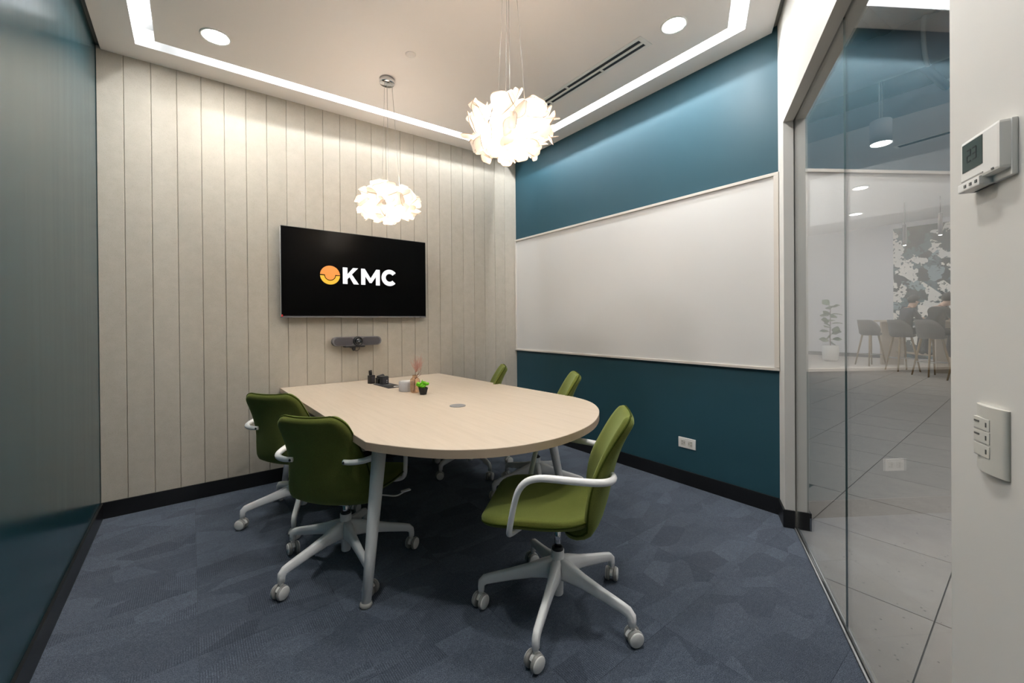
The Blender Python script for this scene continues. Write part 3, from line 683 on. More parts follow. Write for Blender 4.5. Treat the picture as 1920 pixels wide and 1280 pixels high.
for zz in (0.016, 0.030):
    MB().lathe([(0, 0), (0.0035, 0), (0.003, 0.0012), (0, 0.0012)], 'wp', 10, (0.016, -0.0282, zz), ax=Matrix.Rotation(R(90), 4, 'X')).build('port', t)
t = empty('cable_ring', (*TP(1.690, -0.640), Z + 0.0066), 0, 'thin white cable loop lying on the dark folder', 'cable')
rg = [(0.032 * math.cos(R(a)), 0.020 * math.sin(R(a)), 0.0018) for a in range(0, 331, 15)]
MB().tube(rg, 0.0018, 'wp', 6).build('loop', t)
t = empty('round_speaker', (*TP(1.672, -0.842), Z), 0, 'squat pale grey round speaker left of the amber vase', 'speaker')
MB().lathe([(0, 0), (0.051, 0), (0.054, 0.004), (0.054, 0.066), (0.051, 0.071), (0, 0.073)], 'speaker', 36).build('body', t)
MB().lathe([(0, 0.0735), (0.046, 0.0730), (0.046, 0.0745), (0, 0.075)], 'wp', 30).build('top_plate', t)
# amber vase with dried stems
vs_ = empty('vase', (*TP(1.690, -0.945), Z), 0, 'amber glass bottle vase on the table behind the small green plant', 'vase')
prof = [(0.0, 0.001), (0.028, 0.001), (0.034, 0.008), (0.036, 0.03), (0.036, 0.082), (0.032, 0.096), (0.021, 0.106), (0.018, 0.112), (0.0185, 0.122), (0.020, 0.124)]
prof_in = [(r_ - 0.003, z_ + 0.002) for r_, z_ in prof[::-1] if r_ > 0.01] + [(0.0, 0.006)]
MB().lathe(prof + prof_in, 'amber', 28).build('bottle', vs_)
st_ = empty('dried_stems', (*TP(1.690, -0.945), Z + 0.006), 0, 'dried pink feathery stems standing in the amber vase', 'dried flowers')
rr = random.Random(5)
k = MB(); tips = []
for a, lean, hh in ((20, 0.055, 0.165), (-30, 0.02, 0.15), (70, 0.035, 0.17), (-70, 0.05, 0.14)):
    ca, sa = math.cos(R(a)) , math.sin(R(a)); e = Vector((lean * ca + 0.008, lean * sa, hh))
    k.tube([(-0.010 * ca, -0.010 * sa, 0.0), (0.0, 0.0, 0.09), e * 0.86, e], [0.0017, 0.0014, 0.0012, 0.0008], 'stem', 6); tips.append(e)
k.build('stalk', st_)
k = MB()
for e in tips:
    for i in range(22):
        b_ = Vector((0.004, 0, 0.135)) + (e - Vector((0, 0, 0.11))) * rr.uniform(0.1, 0.9); v = Vector((rr.uniform(-0.4, 0.55), rr.uniform(-0.45, 0.45), rr.uniform(0.5, 1.1))).normalized() * rr.uniform(0.045, 0.10)
        md = b_ + v * 0.5 + Vector((rr.uniform(-.01, .01), rr.uniform(-.01, .01), 0))
        k.tube([b_, md, b_ + v], [0.0009, 0.0007, 0.0004], 'sprig', 4, caps=False)
ob = k.build('feathery_sprigs', st_); ob['kind'] = 'stuff'
# small potted plant
pp = empty('potted_plant', (*TP(1.700, -1.052), Z), R(12), 'tiny lime green plant in a black faceted pot on the table', 'plant')
k = MB(); a6 = [R(60 * i) for i in range(6)]
vs6 = [(0.024 * math.cos(a), 0.024 * math.sin(a), 0) for a in a6] + [(0.036 * math.cos(a), 0.036 * math.sin(a), 0.048) for a in a6] + [(0.031 * math.cos(a), 0.031 * math.sin(a), 0.048) for a in a6] + [(0.030 * math.cos(a), 0.030 * math.sin(a), 0.040) for a in a6]
k.add(vs6, [list(range(6))[::-1], list(range(18, 24))] + [[l * 6 + i, l * 6 + (i + 1) % 6, (l + 1) * 6 + (i + 1) % 6, (l + 1) * 6 + i] for l in range(3) for i in range(6)], 'blk'); k.build('pot', pp)
rr = random.Random(9); lf = []
for i in range(34):
    a = rr.uniform(0, 2 * PI); rd = 0.041 * math.sqrt(rr.random()); hh = rr.uniform(0.054, 0.094 - rd * 0.2)
    k = MB(); s_ = rr.uniform(0.010, 0.015)
    k.lathe([(0, -0.0012), (s_ * .8, -0.001), (s_, 0.001), (s_ * 0.7, 0.0035), (0, 0.002)], 'lime', 8, (rd * math.cos(a), rd * math.sin(a), hh), ax=Matrix.Rotation(rr.uniform(-.9, .9), 4, 'X') @ Matrix.Rotation(rr.uniform(-.9, .9), 4, 'Y'))
    k.tube([(0.2 * rd * math.cos(a), 0.2 * rd * math.sin(a), 0.04), (rd * math.cos(a), rd * math.sin(a), hh)], 0.001, 'lime', 4); k.build('leaf', pp)

# ================================================================== CHAIRS
def shell(profile, widths, T, round0, round1, wrap, m_='green', nt_=15, wl=0.0):
    """upholstered slab: profile = centre line (x, z), widths per profile point, thickness T, rounded ends"""
    C = [Vector((p[0], 0, p[1])) for p in profile]; cl = catmull(C, 5); wd = [w_.x for w_ in catmull([(w_, 0, 0) for w_ in widths], 5)]
    wp_ = [w_.x for w_ in catmull([(w_, 0, 0) for w_ in wrap], 5)]
    # densify the ends for the corner rounding
    S = [0.0]
    for i in range(1, len(cl)): S.append(S[-1] + (cl[i] - cl[i - 1]).length)
    Lt = S[-1]
    def at(s):
        s = min(max(s, 0), Lt)
        for i in range(1, len(S)):
            if s <= S[i] + 1e-9: u = (s - S[i - 1]) / max(S[i] - S[i - 1], 1e-9); return cl[i - 1].lerp(cl[i], u), wd[i - 1] + (wd[i] - wd[i - 1]) * u, wp_[i - 1] + (wp_[i] - wp_[i - 1]) * u
    ss = [round0 * (1 - math.cos(PI / 2 * i / 7)) for i in range(7)] + [round0 + (Lt - round0 - round1) * i / 16 for i in range(17)] + [Lt - round1 * (1 - math.cos(PI / 2 * i / 7)) for i in range(6, -1, -1)]
    tt = [math.sin(PI / 2 * (i / (nt_ - 1) * 2 - 1)) for i in range(nt_)]
    A, B = [], []; rimA = []
    for s in ss:
        p, w_, wr = at(s); pa, _, _ = at(s - 0.004); pb, _, _ = at(s + 0.004); tn = (pb - pa).normalized(); nn = Vector((tn.z, 0, -tn.x))   # normal: up for the seat, forward for the back
        hw = w_
        for d, rc in ((s, round0), (Lt - s, round1)):
            if d < rc: hw = min(hw, w_ - rc * 0.8 + 0.8 * math.sqrt(max(rc * rc - (rc - d) ** 2, 0)))
        for u in tt:
            de = min(s, Lt - s, (1 - abs(u)) * hw); ed = min(max(de / 0.022, 0), 1); tk = T * math.sqrt(max(0, 1 - (1 - ed) ** 2)) / 2
            ct = p + Vector((0, u * hw, 0)) + nn * (wr * abs(u) ** 2.2)
            A.append(ct + nn * tk); B.append(ct - nn * tk)
    k = MB(); n1, n2 = len(ss), nt_; fs = []
    for i in range(n1 - 1):
        for j in range(n2 - 1): a = i * n2 + j; fs.append([a, a + 1, a + n2 + 1, a + n2])
    off = len(A); k.add(A + B, fs + [[q_ + off for q_ in f][::-1] for f in fs], m_, True)
    rim = [A[j] for j in range(n2)] + [A[i * n2 + n2 - 1] for i in range(1, n1)] + [A[(n1 - 1) * n2 + j] for j in range(n2 - 2, -1, -1)] + [A[i * n2] for i in range(n1 - 2, 0, -1)]
    return k, rim
def make_chair(name):
    ch = empty(name, (0, 0, 0))
    # ---- seat (x forward)
    sp = [(0.290, 0.432), (0.240, 0.446), (0.14, 0.446), (0.03, 0.438), (-0.07, 0.436), (-0.145, 0.452)]
    sw_ = [0.225, 0.243, 0.248, 0.240, 0.225, 0.212]; wr = [0.0, 0.006, 0.012, 0.016, 0.022, 0.026]
    k, rim = shell(sp, sw_, 0.040, 0.10, 0.035, wr); seat = k.build('seat', ch)
    MB().tube(rim + rim[:1], 0.0035, 'seam', 6, caps=False).build('piping', seat)
    # ---- backrest, its foot curls under the rear of the seat
    bp = [(-0.04, 0.398), (-0.105, 0.400), (-0.156, 0.424), (-0.188, 0.50), (-0.208, 0.59), (-0.232, 0.68), (-0.266, 0.77), (-0.303, 0.842)]
    bw = [0.184, 0.206, 0.214, 0.212, 0.198, 0.184, 0.173, 0.164]; wr = [0.014, 0.020, 0.036, 0.058, 0.060, 0.044, 0.026, 0.012]
    k, rim = shell(bp, bw, 0.044, 0.05, 0.072, wr); back = k.build('backrest', ch)
    MB().tube(rim + rim[:1], 0.0038, 'seam', 6, caps=False).build('piping', back)
    # ---- armrests
    for sg in (-1, 1):
        pts = [(-0.224, sg * 0.128, 0.628), (-0.228, sg * 0.160, 0.629), (-0.219, sg * 0.195, 0.631), (-0.196, sg * 0.226, 0.634), (-0.152, sg * 0.247, 0.638), (-0.08, sg * 0.260, 0.644), (-0.01, sg * 0.268, 0.650), (0.045, sg * 0.272, 0.650), (0.088, sg * 0.274, 0.636), (0.118, sg * 0.272, 0.600), (0.136, sg * 0.266, 0.545), (0.149, sg * 0.259, 0.485), (0.158, sg * 0.250, 0.438), (0.160, sg * 0.228, 0.416), (0.140, sg * 0.18, 0.412), (0.11, sg * 0.11, 0.410)]
        pts = catmull(pts, 4); n = len(pts)
        k = MB().tube(pts, [0.0115 + 0.0025 * math.sin(PI * min(1, i / n * 1.6)) for i in range(n)], 'wm', 12)
        arm = k.build('armrest', ch)
        q = pts[0]; MB().lathe([(0, -0.002), (0.006, -0.002), (0.0065, 0.0), (0.006, 0.003), (0, 0.003)], 'dark', 12, (q.x - 0.0115, q.y + sg * 0.006, q.z), ax=Matrix.Rotation(R(90), 4, 'Y')).build('screw_cap', arm)
    # ---- mechanism
    k = MB(); k.box((0.02, 0, 0.392), (0.26, 0.17, 0.030), 'wm', 0.006); k.box((0.0, 0, 0.366), (0.12, 0.09, 0.036), 'wm', 0.008); k.build('seat_plate', ch)
    k = MB(); k.tube(catmull([(0.05, -0.05, 0.372), (0.055, -0.18, 0.366), (0.06, -0.245, 0.364), (0.085, -0.272, 0.372)], 4), 0.004, 'wm', 8)
    k.box((0.098, -0.283, 0.378), (0.05, 0.02, 0.008), 'wm', 0.003, Matrix.Rotation(R(-38), 4, 'Z')); k.build('tilt_lever', ch)
    MB().lathe([(0, 0.24), (0.014, 0.24), (0.014, 0.36), (0, 0.36)], 'chrome', 18).build('gas_lift', ch)
    MB().lathe([(0.015, 0.246), (0.0235, 0.246), (0.0245, 0.252), (0.0235, 0.262), (0.015, 0.264)], 'blk', 20, ring=True).build('collar', ch)
    k = MB(); k.lathe([(0.0, 0.062), (0.0205, 0.062), (0.0225, 0.066), (0.024, 0.12), (0.034, 0.15), (0.033, 0.20), (0.0275, 0.215), (0.0275, 0.250), (0.022, 0.252), (0, 0.252)], 'wm', 24); k.build('base_hub', ch)
    leg0 = wheel0 = None
    for i in range(5):
        a = R(72 * i)
        if i == 0:
            pr = [(0.018, 0.176), (0.06, 0.172), (0.12, 0.160), (0.20, 0.143), (0.285, 0.125), (0.312, 0.118), (0.326, 0.104), (0.328, 0.090), (0.328, 0.070)]
            wh = [(0.05, 0.085), (0.046, 0.070), (0.034, 0.053), (0.029, 0.043), (0.027, 0.037), (0.027, 0.035), (0.027, 0.031), (0.026, 0.027), (0.024, 0.025)]
            pts = [(r_, 0, z_) for r_, z_ in pr]
            k = MB(); P_ = [Vector(p) for p in pts]; vs = []; fs = []
            for j, p in enumerate(P_):
                tn = (P_[min(j + 1, 8)] - P_[max(j - 1, 0)]).normalized(); up = Vector((-tn.z, 0, tn.x)); b_ = Vector((0, 1, 0)); w_, h_ = wh[j]
                for (x_, y_) in ((-1, -.7), (-.75, -1), (.75, -1), (1, -.7), (.85, .75), (.55, 1), (-.55, 1), (-.85, .75)): vs.append(p + b_ * (x_ * w_ / 2) + up * (y_ * h_ / 2))
            for j in range(8):
                for q_ in range(8): a_, b2 = j * 8 + q_, j * 8 + (q_ + 1) % 8; fs.append([a_, b2, b2 + 8, a_ + 8])
            fs.append(list(range(8))[::-1]); fs.append(list(range(64, 72))); k.add(vs, fs, 'wm', True)
            leg0 = k.build('base_leg', ch); lg = leg0
        else: lg = leg0.copy(); COL.objects.link(lg)
        lg.rotation_euler = (0, 0, a)
        # caster: housing, twin wheels as sub-parts; swivelled by its own angle
        sw_a = R([35, 160, 80, 250, 310][i])
        if i == 0:
            k = MB(); k.lathe([(0, 0.048), (0.010, 0.048), (0.010, 0.080), (0, 0.080)], 'wp', 14)
            half = [(0.027 * math.cos(R(b_)) , 0.032 + 0.027 * math.sin(R(b_))) for b_ in range(20, 171, 15)] + [(-0.012, 0.028), (0.012, 0.028)]
            vs = [(x_, -0.0065, z_) for x_, z_ in half] + [(x_, 0.0065, z_) for x_, z_ in half]; nh = len(half)
            k.add(vs, [list(range(nh)), list(range(nh, 2 * nh))[::-1]] + [[j, (j + 1) % nh, nh + (j + 1) % nh, nh + j] for j in range(nh)], 'wp')
            cst0 = k.build('caster', ch); cst = cst0
            for sg in (-1, 1):
                rx = Matrix.Rotation(R(-90 * sg), 4, 'X')
                k = MB(); k.lathe([(0.0, 0.009), (0.026, 0.009), (0.0305, 0.011), (0.031, 0.015), (0.0305, 0.021), (0.0285, 0.0235)], 'grey', 24, (0.006, 0, 0.031), ax=rx)
                k.lathe([(0.0285, 0.0225), (0.0275, 0.0262), (0.024, 0.0285), (0, 0.0292)], 'wp', 24, (0.006, 0, 0.031), ax=rx)
                k.build('wheel', cst)
        else: cst = copy_tree(cst0, ch)
        cst.location = (0.328 * math.cos(a), 0.328 * math.sin(a), 0); cst.rotation_euler = (0, 0, sw_a)
    return ch
GRP = 'green upholstered swivel chairs around the meeting table'
chairs = [
 ((1.683, -2.368), 131, 68.0, 0.0, 'green swivel chair nearest the viewer at the rounded table end, seat in full view'),
 ((1.074, -1.450), 43, 55.3, -0.036, 'green swivel chair seen from behind beside the front table leg'),
 ((1.018, -0.722), 43, 34.3, -0.026, 'green swivel chair nearest the panelled wall, half hidden by another chair'),
 ((2.302, -0.686), 147, 49.0, 0.004, 'green swivel chair across the table, only its back tip showing before the panelled wall'),
 ((2.402, -1.414), 141, 21.6, 0.004, 'green swivel chair across the table, its back tip showing against the teal wall'),
]
proto = make_chair('swivel_chair')
base_names = ('base_leg', 'caster')
for i, ((x, y), face, star, dz, lb) in enumerate(chairs):
    o = proto if i == len(chairs) - 1 else copy_tree(proto)
    o.location = (x, y, 0); o.rotation_euler = (0, 0, R(face)); tag(o, lb, 'chair', GRP)
    for c in o.children:                                          # the star base turns on its own
        if c.name.split('.')[0] in ('seat', 'backrest', 'armrest', 'seat_plate', 'tilt_lever', 'gas_lift'): c.location.z += dz
        if c.name.split('.')[0] == 'base_leg': c.rotation_euler.z += R(star - face)
        elif c.name.split('.')[0] == 'caster':
            v = Vector((c.location.x, c.location.y)); v.rotate(Matrix.Rotation(R(star - face), 2)); c.location.x, c.location.y = v.x, v.y
            c.rotation_euler.z += R(star - face) + rnd.uniform(-1.5, 1.5)

# ================================================================== HALL BEYOND THE GLASS
HZ = 4.12
hf = struct(empty('floor_hall', (0, 0, 0)))
HP = [(-2.5, -6.2), (18.6, -6.2), (18.6, 5.0), (3.56, 5.0), (3.56, -2.60), (3.43, -2.67), (-2.5, -5.84)]
sub = MB(); sub.prism([(3.56, 5.0), (3.56, -2.60), (18.6, -2.6), (18.6, 5.0)], -0.06, -0.006, 'grout'); sub.prism([(-2.5, -7.0), (18.6, -7.0), (18.6, -2.6), (3.56, -2.60), (3.445, -2.66), (-2.5, -5.85)], -0.06, -0.006, 'grout'); sub.build('subfloor', hf)
ty0 = -2.775; nt = 0
for i in range(-8, 26):
    for j in range(-6, 13):
        x0, y0 = 2.81 + 0.63 * i, ty0 - 0.595 + 0.595 * j; e = 0.0025
        # only the wedge the opening shows, a margin added
        cxx, cyy = x0 + .3, y0 + .3
        if cxx > 18 or cyy > 2.6 or cyy < -5.5 or cxx < 0: continue
        if cyy > -2.2 + max(0, cxx - 4) * 0.36: continue
        if cyy < -4.0: continue
        p = [(x0 + e, y0 + e), (x0 + .63 - e, y0 + e), (x0 + .63 - e, y0 + .595 - e), (x0 + e, y0 + .595 - e)]
        p = clip(p, GN.x, GN.y, -G0.dot(GN) - 0.014)
        if len(p) >= 3 and x0 < 3.6: p = clip(p, 0, -1, -2.60) if y0 > -3.2 else p
        if len(p) < 3: continue
        MB().prism(p, -0.006, rnd.uniform(-0.0004, 0.0004), 'tile').build('floor_tile', hf); nt += 1
far_ = struct(empty('wall_hall', (17.5, 0, 0)))
MB().box((0.1, -0.5, HZ / 2), (0.2, 11.0, HZ + 0.1), 'hallwhite').build('plaster', far_)
MB().box((-0.01, 2.0, 0.06), (0.02, 5.9, 0.12), 'mgrey').build('skirting', far_)
MB().box((-0.006, -3.4, 2.0), (0.012, 5.14, 3.94), 'mural').build('floral_wallpaper', far_)
k = MB(); k.prism([(-3, -7), (8.6, -7), (8.6, 5), (3.3, 5), (3.3, -2.3), (3.2, -2.9), (-3, -6.1)], HZ + 0.32, HZ + 0.4, 'halldark')
k.prism([(8.6, -7), (18.6, -7), (18.6, 5), (8.6, 5)], HZ, HZ + 0.1, 'hallwhite'); k.prism([(8.52, -7), (8.6, -7), (8.6, 5), (8.52, 5)], HZ, HZ + 0.4, 'hallwhite')
struct(k.build('ceiling_hall'))
k = MB(); k.box((5.0, -6.6, 2.2), (16, 0.2, 4.6), 'hallwhite'); struct(k.build('wall_hall_side'))
# duct, pipes and trays under the slab
dct = empty('air_duct', (6.6, -2.5, HZ + 0.02), 0, 'large grey air duct under the dark ceiling outside the glass', 'duct')
k = MB(); k.tube([(0, -4.0, 0), (0, 5.5, 0)], 0.24, 'mgrey', 20); k.build('duct_body', dct)
for i in range(6): MB().lathe([(0.245, -0.02), (0.255, -0.01), (0.255, 0.01), (0.245, 0.02)], 'grey', 20, ring=True, c=(0, -3.4 + i * 1.5, 0), ax=Matrix.Rotation(R(90), 4, 'X')).build('joint_ring', dct)
for i, (yy, rr_, lb) in enumerate(((-2.75, 0.035, 'thin dark pipe running nearest the wall under the hall slab'), (-2.45, 0.05, 'thicker dark pipe running second under the hall slab'))):
    o = empty('ceiling_pipe', (5.2, yy, HZ + 0.22), 0, lb, 'pipe')
    MB().tube([(-2.4, 0.3 * i, 0), (3.3, -0.4, 0)], rr_, 'dgrey', 12).build('pipe_run', o)
    for xx in (-1.5, 0.2, 1.9): MB().box((xx, 0.0, 0.06), (0.03, 0.18, 0.09), 'mgrey').build('hanger', o)
o = empty('ceiling_sign', (4.05, -2.98, HZ + 0.05), R(20), 'small red fixture on the dark hall ceiling', 'sign')
MB().box((0, 0, 0), (0.14, 0.03, 0.07), 'red', 0.004).build('body', o); MB().box((0, 0, 0.15), (0.02, 0.02, 0.24), 'mgrey').build('drop_rod', o)
# cylinder lamp
cl_ = empty('cylinder_lamp', (7.08, -2.44, 3.34), 0, 'white cylinder lamp hanging on two rods outside the glass', 'lamp')
MB().lathe([(0.100, 0.01), (0.104, 0.0), (0.104, 0.27), (0.098, 0.28), (0, 0.28)], 'hallwhite', 28).build('shade', cl_)
MB().lathe([(0, -0.004), (0.094, -0.004), (0.094, 0.004), (0, 0.004)], 'down', 24).build('diffuser', cl_)
for sg in (-1, 1): MB().tube([(sg * 0.07, 0, 0.28), (sg * 0.07, 0, HZ + 0.32 - 3.34)], 0.006, 'wp', 8).build('rod', cl_)
for i, (x, y, lb) in enumerate(((12.08, -1.19, 'small bright ceiling spot nearer of two outside the glass'), (14.86, -0.5, 'small bright ceiling spot farther of two outside the glass'))):
    o = empty('ceiling_spot', (x, y, HZ), 0, lb, 'light', 'hall ceiling spots')
    MB().lathe([(0, -0.03), (0.13, -0.03), (0.13, -0.026), (0, -0.026)], 'down', 24).build('diffuser', o); MB().lathe([(0.13, -0.034), (0.16, -0.034), (0.16, 0.0), (0.13, 0.0)], 'wp', 24, ring=True).build('trim_ring', o)
o = empty('slot_vent', (9.84, -2.55, HZ), R(-8), 'dark slot vent in the white hall ceiling', 'vent')
MB().box((0, 0, -0.003), (0.16, 0.9, 0.006), 'wp').build('frame', o); MB().box((0, 0, -0.007), (0.09, 0.8, 0.004), 'blk').build('slot', o)
for i, (y, z_, lb) in enumerate(((-1.535, 3.05, 'slim dark pendant left of two before the floral wall'), (-2.156, 3.2, 'slim dark pendant right of two before the floral wall'))):
    o = empty('slim_pendant', (14.5, y, z_), 0, lb, 'lamp', 'slim pendants over the bar counter')
    MB().lathe([(0, 0), (0.036, 0), (0.04, 0.02), (0.04, 0.5), (0.03, 0.52), (0, 0.52)], 'dgrey', 14).build('tube', o)
    MB().tube([(0, 0, 0.52), (0, 0, HZ - z_)], 0.006, 'blk', 6).build('cord', o); MB().lathe([(0, -0.012), (0.03, -0.008), (0.03, 0.0), (0, 0)], 'down', 12).build('bulb', o)

# bar counter with stools
row = Vector((-0.78, -0.625)); fc = Vector((0.625, -0.78))
cz = 1.165; cO = Vector((14.0, -1.25)) + fc * 0.70
ct = empty('bar_counter', (cO.x, cO.y, 0), math.atan2(row.y, row.x), 'long pale wooden bar counter beyond the stools outside the glass', 'counter')
MB().box((0.9, 0, cz), (4.2, 0.62, 0.05), 'counter', 0.006).build('counter_top', ct)
for xx in (-1.0, 0.9, 2.8): MB().box((xx, 0.0, cz / 2 - 0.0125), (0.07, 0.50, cz - 0.025), 'counter').build('support_panel', ct)
MB().box((0.9, 0.1, 0.35), (3.8, 0.04, 0.05), 'counter').build('foot_rail', ct)
def make_stool():
    t = empty('bar_stool', (0, 0, 0))
    k = MB(); seg = 20; rows = []; fs = []                           # tub shell, open to the front (+x)
    hs = [0.80, 0.84, 0.95, 1.10, 1.20]
    for layer in (0, 1):
        for h_i, h_ in enumerate(hs):
            for j in range(seg + 1):
                a = R(70 + 220 * j / seg); u = abs(j / seg * 2 - 1); hh = 0.80 + (h_ - 0.80) * (1 - 0.62 * max(0, (u - 0.45) / 0.55) ** 1.4)
                r_ = 0.215 + 0.05 * (hh - 0.8) / 0.4 - 0.018 * layer - (0.05 if h_i == 0 else 0); rows.append((r_ * math.cos(a), r_ * 1.06 * math.sin(a), hh))
    nl = len(hs); ns = seg + 1
    for l in (0, 1):
        for i in range(nl - 1):
            for j in range(seg): a_ = l * nl * ns + i * ns + j; fs.append([a_, a_ + 1, a_ + ns + 1, a_ + ns])
    o2 = nl * ns
    for j in range(seg): a_ = (nl - 1) * ns + j; fs.append([a_, a_ + 1, a_ + 1 + o2, a_ + o2])
    for i in range(nl - 1):
        for j in (0, seg): a_ = i * ns + j; fs.append([a_, a_ + ns, a_ + ns + o2, a_ + o2])
    k.add(rows, fs, 'stool', True); k.build('backrest', t)
    MB().lathe([(0, 0.79), (0.17, 0.79), (0.215, 0.81), (0.222, 0.84), (0.20, 0.865), (0, 0.87)], 'stool', 22, (0.02, 0, 0)).build('seat', t)
    for sx in (-1, 1):
        for sy in (-1, 1): MB().tube([(sx * 0.11, sy * 0.12, 0.80), (sx * 0.215, sy * 0.225, 0.0)], [0.023, 0.014], 'oak', 10).build('leg', t)
    k = MB(); pts = [(0.175, 0.185, 0.30), (0.175, -0.185, 0.30), (-0.175, -0.185, 0.30), (-0.175, 0.185, 0.30), (0.175, 0.185, 0.30)]
    for a_, b_ in zip(pts[:-1], pts[1:]): k.tube([a_, b_], 0.009, 'steel', 8)
    k.build('foot_ring', t); return t
st0 = make_stool(); fa = math.atan2(fc.y, fc.x)
for i, (x, y, rz, lb) in enumerate(((14.55, -0.86, fa - 0.55 + 0.75, 'grey bar stool leftmost, empty and turned side-on'), (13.62, -1.62, fa, 'grey bar stool second from left, under the person in the dark shirt'), (12.82, -2.20, fa + 0.05, 'grey bar stool third from left, under the person in black'), (12.12, -2.80, fa, 'grey bar stool rightmost, cut off by the white wall'))):
    o = st0 if i == 3 else copy_tree(st0)
    o.location = (x, y, 0); o.rotation_euler = (0, 0, rz); tag(o, lb, 'stool', 'bar stools at the hall counter')

def person(x, y, rz, label, shirt, headlean, hs=1.0):
    t = empty('person', (x, y, 0), rz, label, 'person')
    J = dict(pel=(0.0, 0, 0.93), sp=(0.02, 0, 1.10), ch=(0.08, 0, 1.32), nk=(0.12, 0, 1.47), hb_=(0.15 + headlean, 0, 1.55), ht=(0.17 + headlean, 0, 1.68),
             ls=(0.08, 0.19, 1.40), le=(0.20, 0.25, 1.16), lw=(0.42, 0.17, 1.22), lh=(0.50, 0.13, 1.225), rs=(0.08, -0.19, 1.40), re=(0.20, -0.25, 1.16), rw=(0.42, -0.17, 1.22), rh=(0.50, -0.13, 1.225),
             lt=(0.03, 0.10, 0.94), lk=(0.44, 0.12, 0.93), la=(0.36, 0.12, 0.46), lf_=(0.48, 0.13, 0.40), rt=(0.03, -0.10, 0.94), rk=(0.44, -0.12, 0.93), ra=(0.36, -0.12, 0.46), rf=(0.48, -0.13, 0.40))
    rad = dict(pel=.15, sp=.135, ch=.155, nk=.06, hb_=.08, ht=.09, ls=.068, le=.048, lw=.032, lh=.036, rs=.068, re=.048, rw=.032, rh=.036, lt=.09, lk=.068, la=.045, lf_=.045, rt=.09, rk=.068, ra=.045, rf=.045)
    ks = list(J); ed = [('pel', 'sp'), ('sp', 'ch'), ('ch', 'nk'), ('nk', 'hb_'), ('hb_', 'ht'), ('ch', 'ls'), ('ls', 'le'), ('le', 'lw'), ('lw', 'lh'), ('ch', 'rs'), ('rs', 're'), ('re', 'rw'), ('rw', 'rh'), ('pel', 'lt'), ('lt', 'lk'), ('lk', 'la'), ('la', 'lf_'), ('pel', 'rt'), ('rt', 'rk'), ('rk', 'ra'), ('ra', 'rf')]
    me = bpy.data.meshes.new('sk'); me.from_pydata([J[q_] for q_ in ks], [(ks.index(a), ks.index(b)) for a, b in ed], [])
    o_ = bpy.data.objects.new('sk', me); COL.objects.link(o_); o_.modifiers.new('s', 'SKIN'); sub_ = o_.modifiers.new('u', 'SUBSURF'); sub_.levels = 2
    lay = me.skin_vertices[0] if me.skin_vertices else None
    for i, q_ in enumerate(ks): lay.data[i].radius = (rad[q_], rad[q_]); lay.data[i].use_root = (q_ == 'pel')
    dg = bpy.context.evaluated_depsgraph_get(); m2 = bpy.data.meshes.new_from_object(o_.evaluated_get(dg)); bpy.data.objects.remove(o_)
    m2.name = 'body'; m2.materials.clear()
    for q_ in (shirt, 'jeans', 'skin'): m2.materials.append(M[q_])
    for p in m2.polygons:
        c = p.center; p.use_smooth = True
        p.material_index = 2 if (c.z > 1.475 or (c.x > 0.40 and c.z > 1.1)) else (1 if c.z < 0.99 else 0)
    b_ = bpy.data.objects.new('body', m2); COL.objects.link(b_); b_.parent = t
    hc = Vector((0.155 + headlean, 0, 1.655))
    k = MB(); vs = []; fs = []; ns, nr = 18, 9
    for i in range(nr + 1):
        for j in range(ns):
            a = 2 * PI * j / ns; el = PI / 2 - i / nr * R(125 if math.cos(a) < 0.3 else 75); w_ = 1 + 0.03 * math.sin(5 * a)
            vs.append(hc + Vector((0.112 * w_ * math.cos(el) * math.cos(a), 0.10 * w_ * math.cos(el) * math.sin(a), 0.118 * math.sin(el))))
    for i in range(nr):
        for j in range(ns): a_, b2 = i * ns + j, i * ns + (j + 1) % ns; fs.append([a_, b2, b2 + ns, a_ + ns])
    k.add(vs, fs, 'hair', True); k.build('hair', t)
    for sg in (-1, 1): MB().lathe([(0, -0.012), (0.016, -0.008), (0.022, 0), (0.016, 0.008), (0, 0.012)], 'skin', 10, (hc.x - 0.005, sg * 0.095, hc.z - 0.05), ax=Matrix.Rotation(R(90), 4, 'X')).build('ear', t)
    MB().lathe([(0, 0), (0.014, 0.0), (0.004, 0.03), (0, 0.032)], 'skin', 8, (hc.x + 0.09, 0, hc.z - 0.055), ax=Matrix.Rotation(R(60), 4, 'Y')).build('nose', t)
    return t
person(13.64, -1.64, fa, 'person seen from behind in a dark shirt sitting on the second stool from left', 'shirt', 0.05)
person(12.86, -2.23, fa + 0.1, 'person in black leaning low over the counter, sitting third from left', 'shirt2', 0.12)
lpp = cO + row * 2.15 - fc * 0.06
o = empty('laptop', (lpp.x, lpp.y, cz + 0.025), fa + PI / 2 + 0.1, 'open laptop with a bluish screen on the bar counter', 'laptop')
MB().box((0, 0, 0.008), (0.34, 0.24, 0.016), 'alu', 0.003).build('keyboard_base', o); sc_ = MB().box((0, -0.17, 0.11), (0.34, 0.012, 0.22), 'alu', 0.003, Matrix.Rotation(R(25), 4, 'X')).build('lid', o)
MB().box((0, -0.162, 0.112), (0.31, 0.004, 0.19), 'bluescreen', 0, Matrix.Rotation(R(25), 4, 'X')).build('screen', sc_)
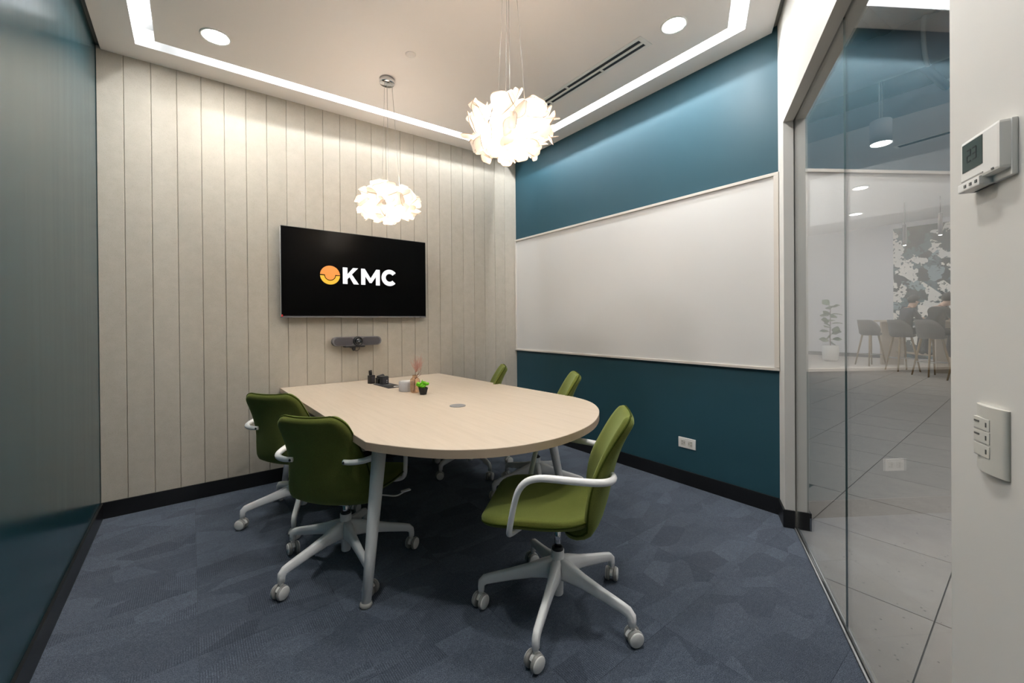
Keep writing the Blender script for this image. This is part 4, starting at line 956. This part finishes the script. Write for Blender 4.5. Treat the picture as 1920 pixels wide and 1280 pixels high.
# fig plant in a white pot
fg = empty('fig_plant', (15.33, 0.20, 0), 0, 'broad-leaved fig plant in a round white pot by the far white wall', 'plant')
MB().lathe([(0, 0), (0.15, 0), (0.185, 0.06), (0.205, 0.25), (0.20, 0.44), (0.19, 0.46), (0.175, 0.46), (0.175, 0.40), (0, 0.40)], 'wp', 28).build('pot', fg)
MB().tube([(0, 0, 0.40), (0.01, 0.01, 0.8), (0.0, 0.0, 1.2), (0.02, 0.0, 1.55)], [0.014, 0.012, 0.010, 0.006], 'trunk', 8).build('trunk', fg)
rr = random.Random(4)
for i in range(20):
    z_ = 0.50 + 1.10 * i / 19; a = i * 2.4 + rr.uniform(-.3, .3); ln = rr.uniform(0.20, 0.28) * (1.0 if i < 16 else 0.8); up = rr.uniform(-0.1, 0.45) + (0.6 if i > 16 else 0)
    d = Vector((math.cos(a) * math.cos(up), math.sin(a) * math.cos(up), math.sin(up))); s_ = d.cross(Vector((0, 0, 1))).normalized(); n_v = s_.cross(d); ra_ = rr.uniform(-1.1, 1.1); s_, n_v = s_ * math.cos(ra_) + n_v * math.sin(ra_), n_v * math.cos(ra_) - s_ * math.sin(ra_)
    k = MB(); vs = []; fs = []
    ws = [0.10, 0.55, 0.8, 1.0, 0.95, 0.55, 0.05]
    for j, w_ in enumerate(ws):
        c = Vector((0, 0, z_)) + d * (0.05 + ln * j / 6) - n_v * (0.05 * (j / 6) ** 2); ww = 0.11 * w_
        vs += [c - s_ * ww + n_v * 0.012, c - n_v * 0.004, c + s_ * ww + n_v * 0.012]
    n0 = len(vs); vs += [v - n_v * 0.003 for v in vs]
    for j in range(6):
        for q_ in (0, 1): a_ = j * 3 + q_; fs += [[a_, a_ + 1, a_ + 4, a_ + 3], [n0 + a_, n0 + a_ + 3, n0 + a_ + 4, n0 + a_ + 1]]
        fs += [[j * 3, j * 3 + 3, n0 + j * 3 + 3, n0 + j * 3], [j * 3 + 2, n0 + j * 3 + 2, n0 + j * 3 + 5, j * 3 + 5]]
    k.add(vs, fs, 'leaf', True); k.tube([(0, 0, z_), Vector((0, 0, z_)) + d * 0.06], 0.005, 'trunk', 5); k.build('leaf', fg)

# added fill lights below the hall ceiling, standing for no fixture
area('hall_fill_light', (13.0, -1.2, HZ - 0.05), (0, 0, -1), 5.0, 4.0, 300 * HALL_W, (1, 0.98, 0.96))
area('hall_fill_light', (5.4, -4.6, HZ + 0.1), (0, 0, -1), 4.0, 1.4, 160 * HALL_W, (1, 0.98, 0.96))
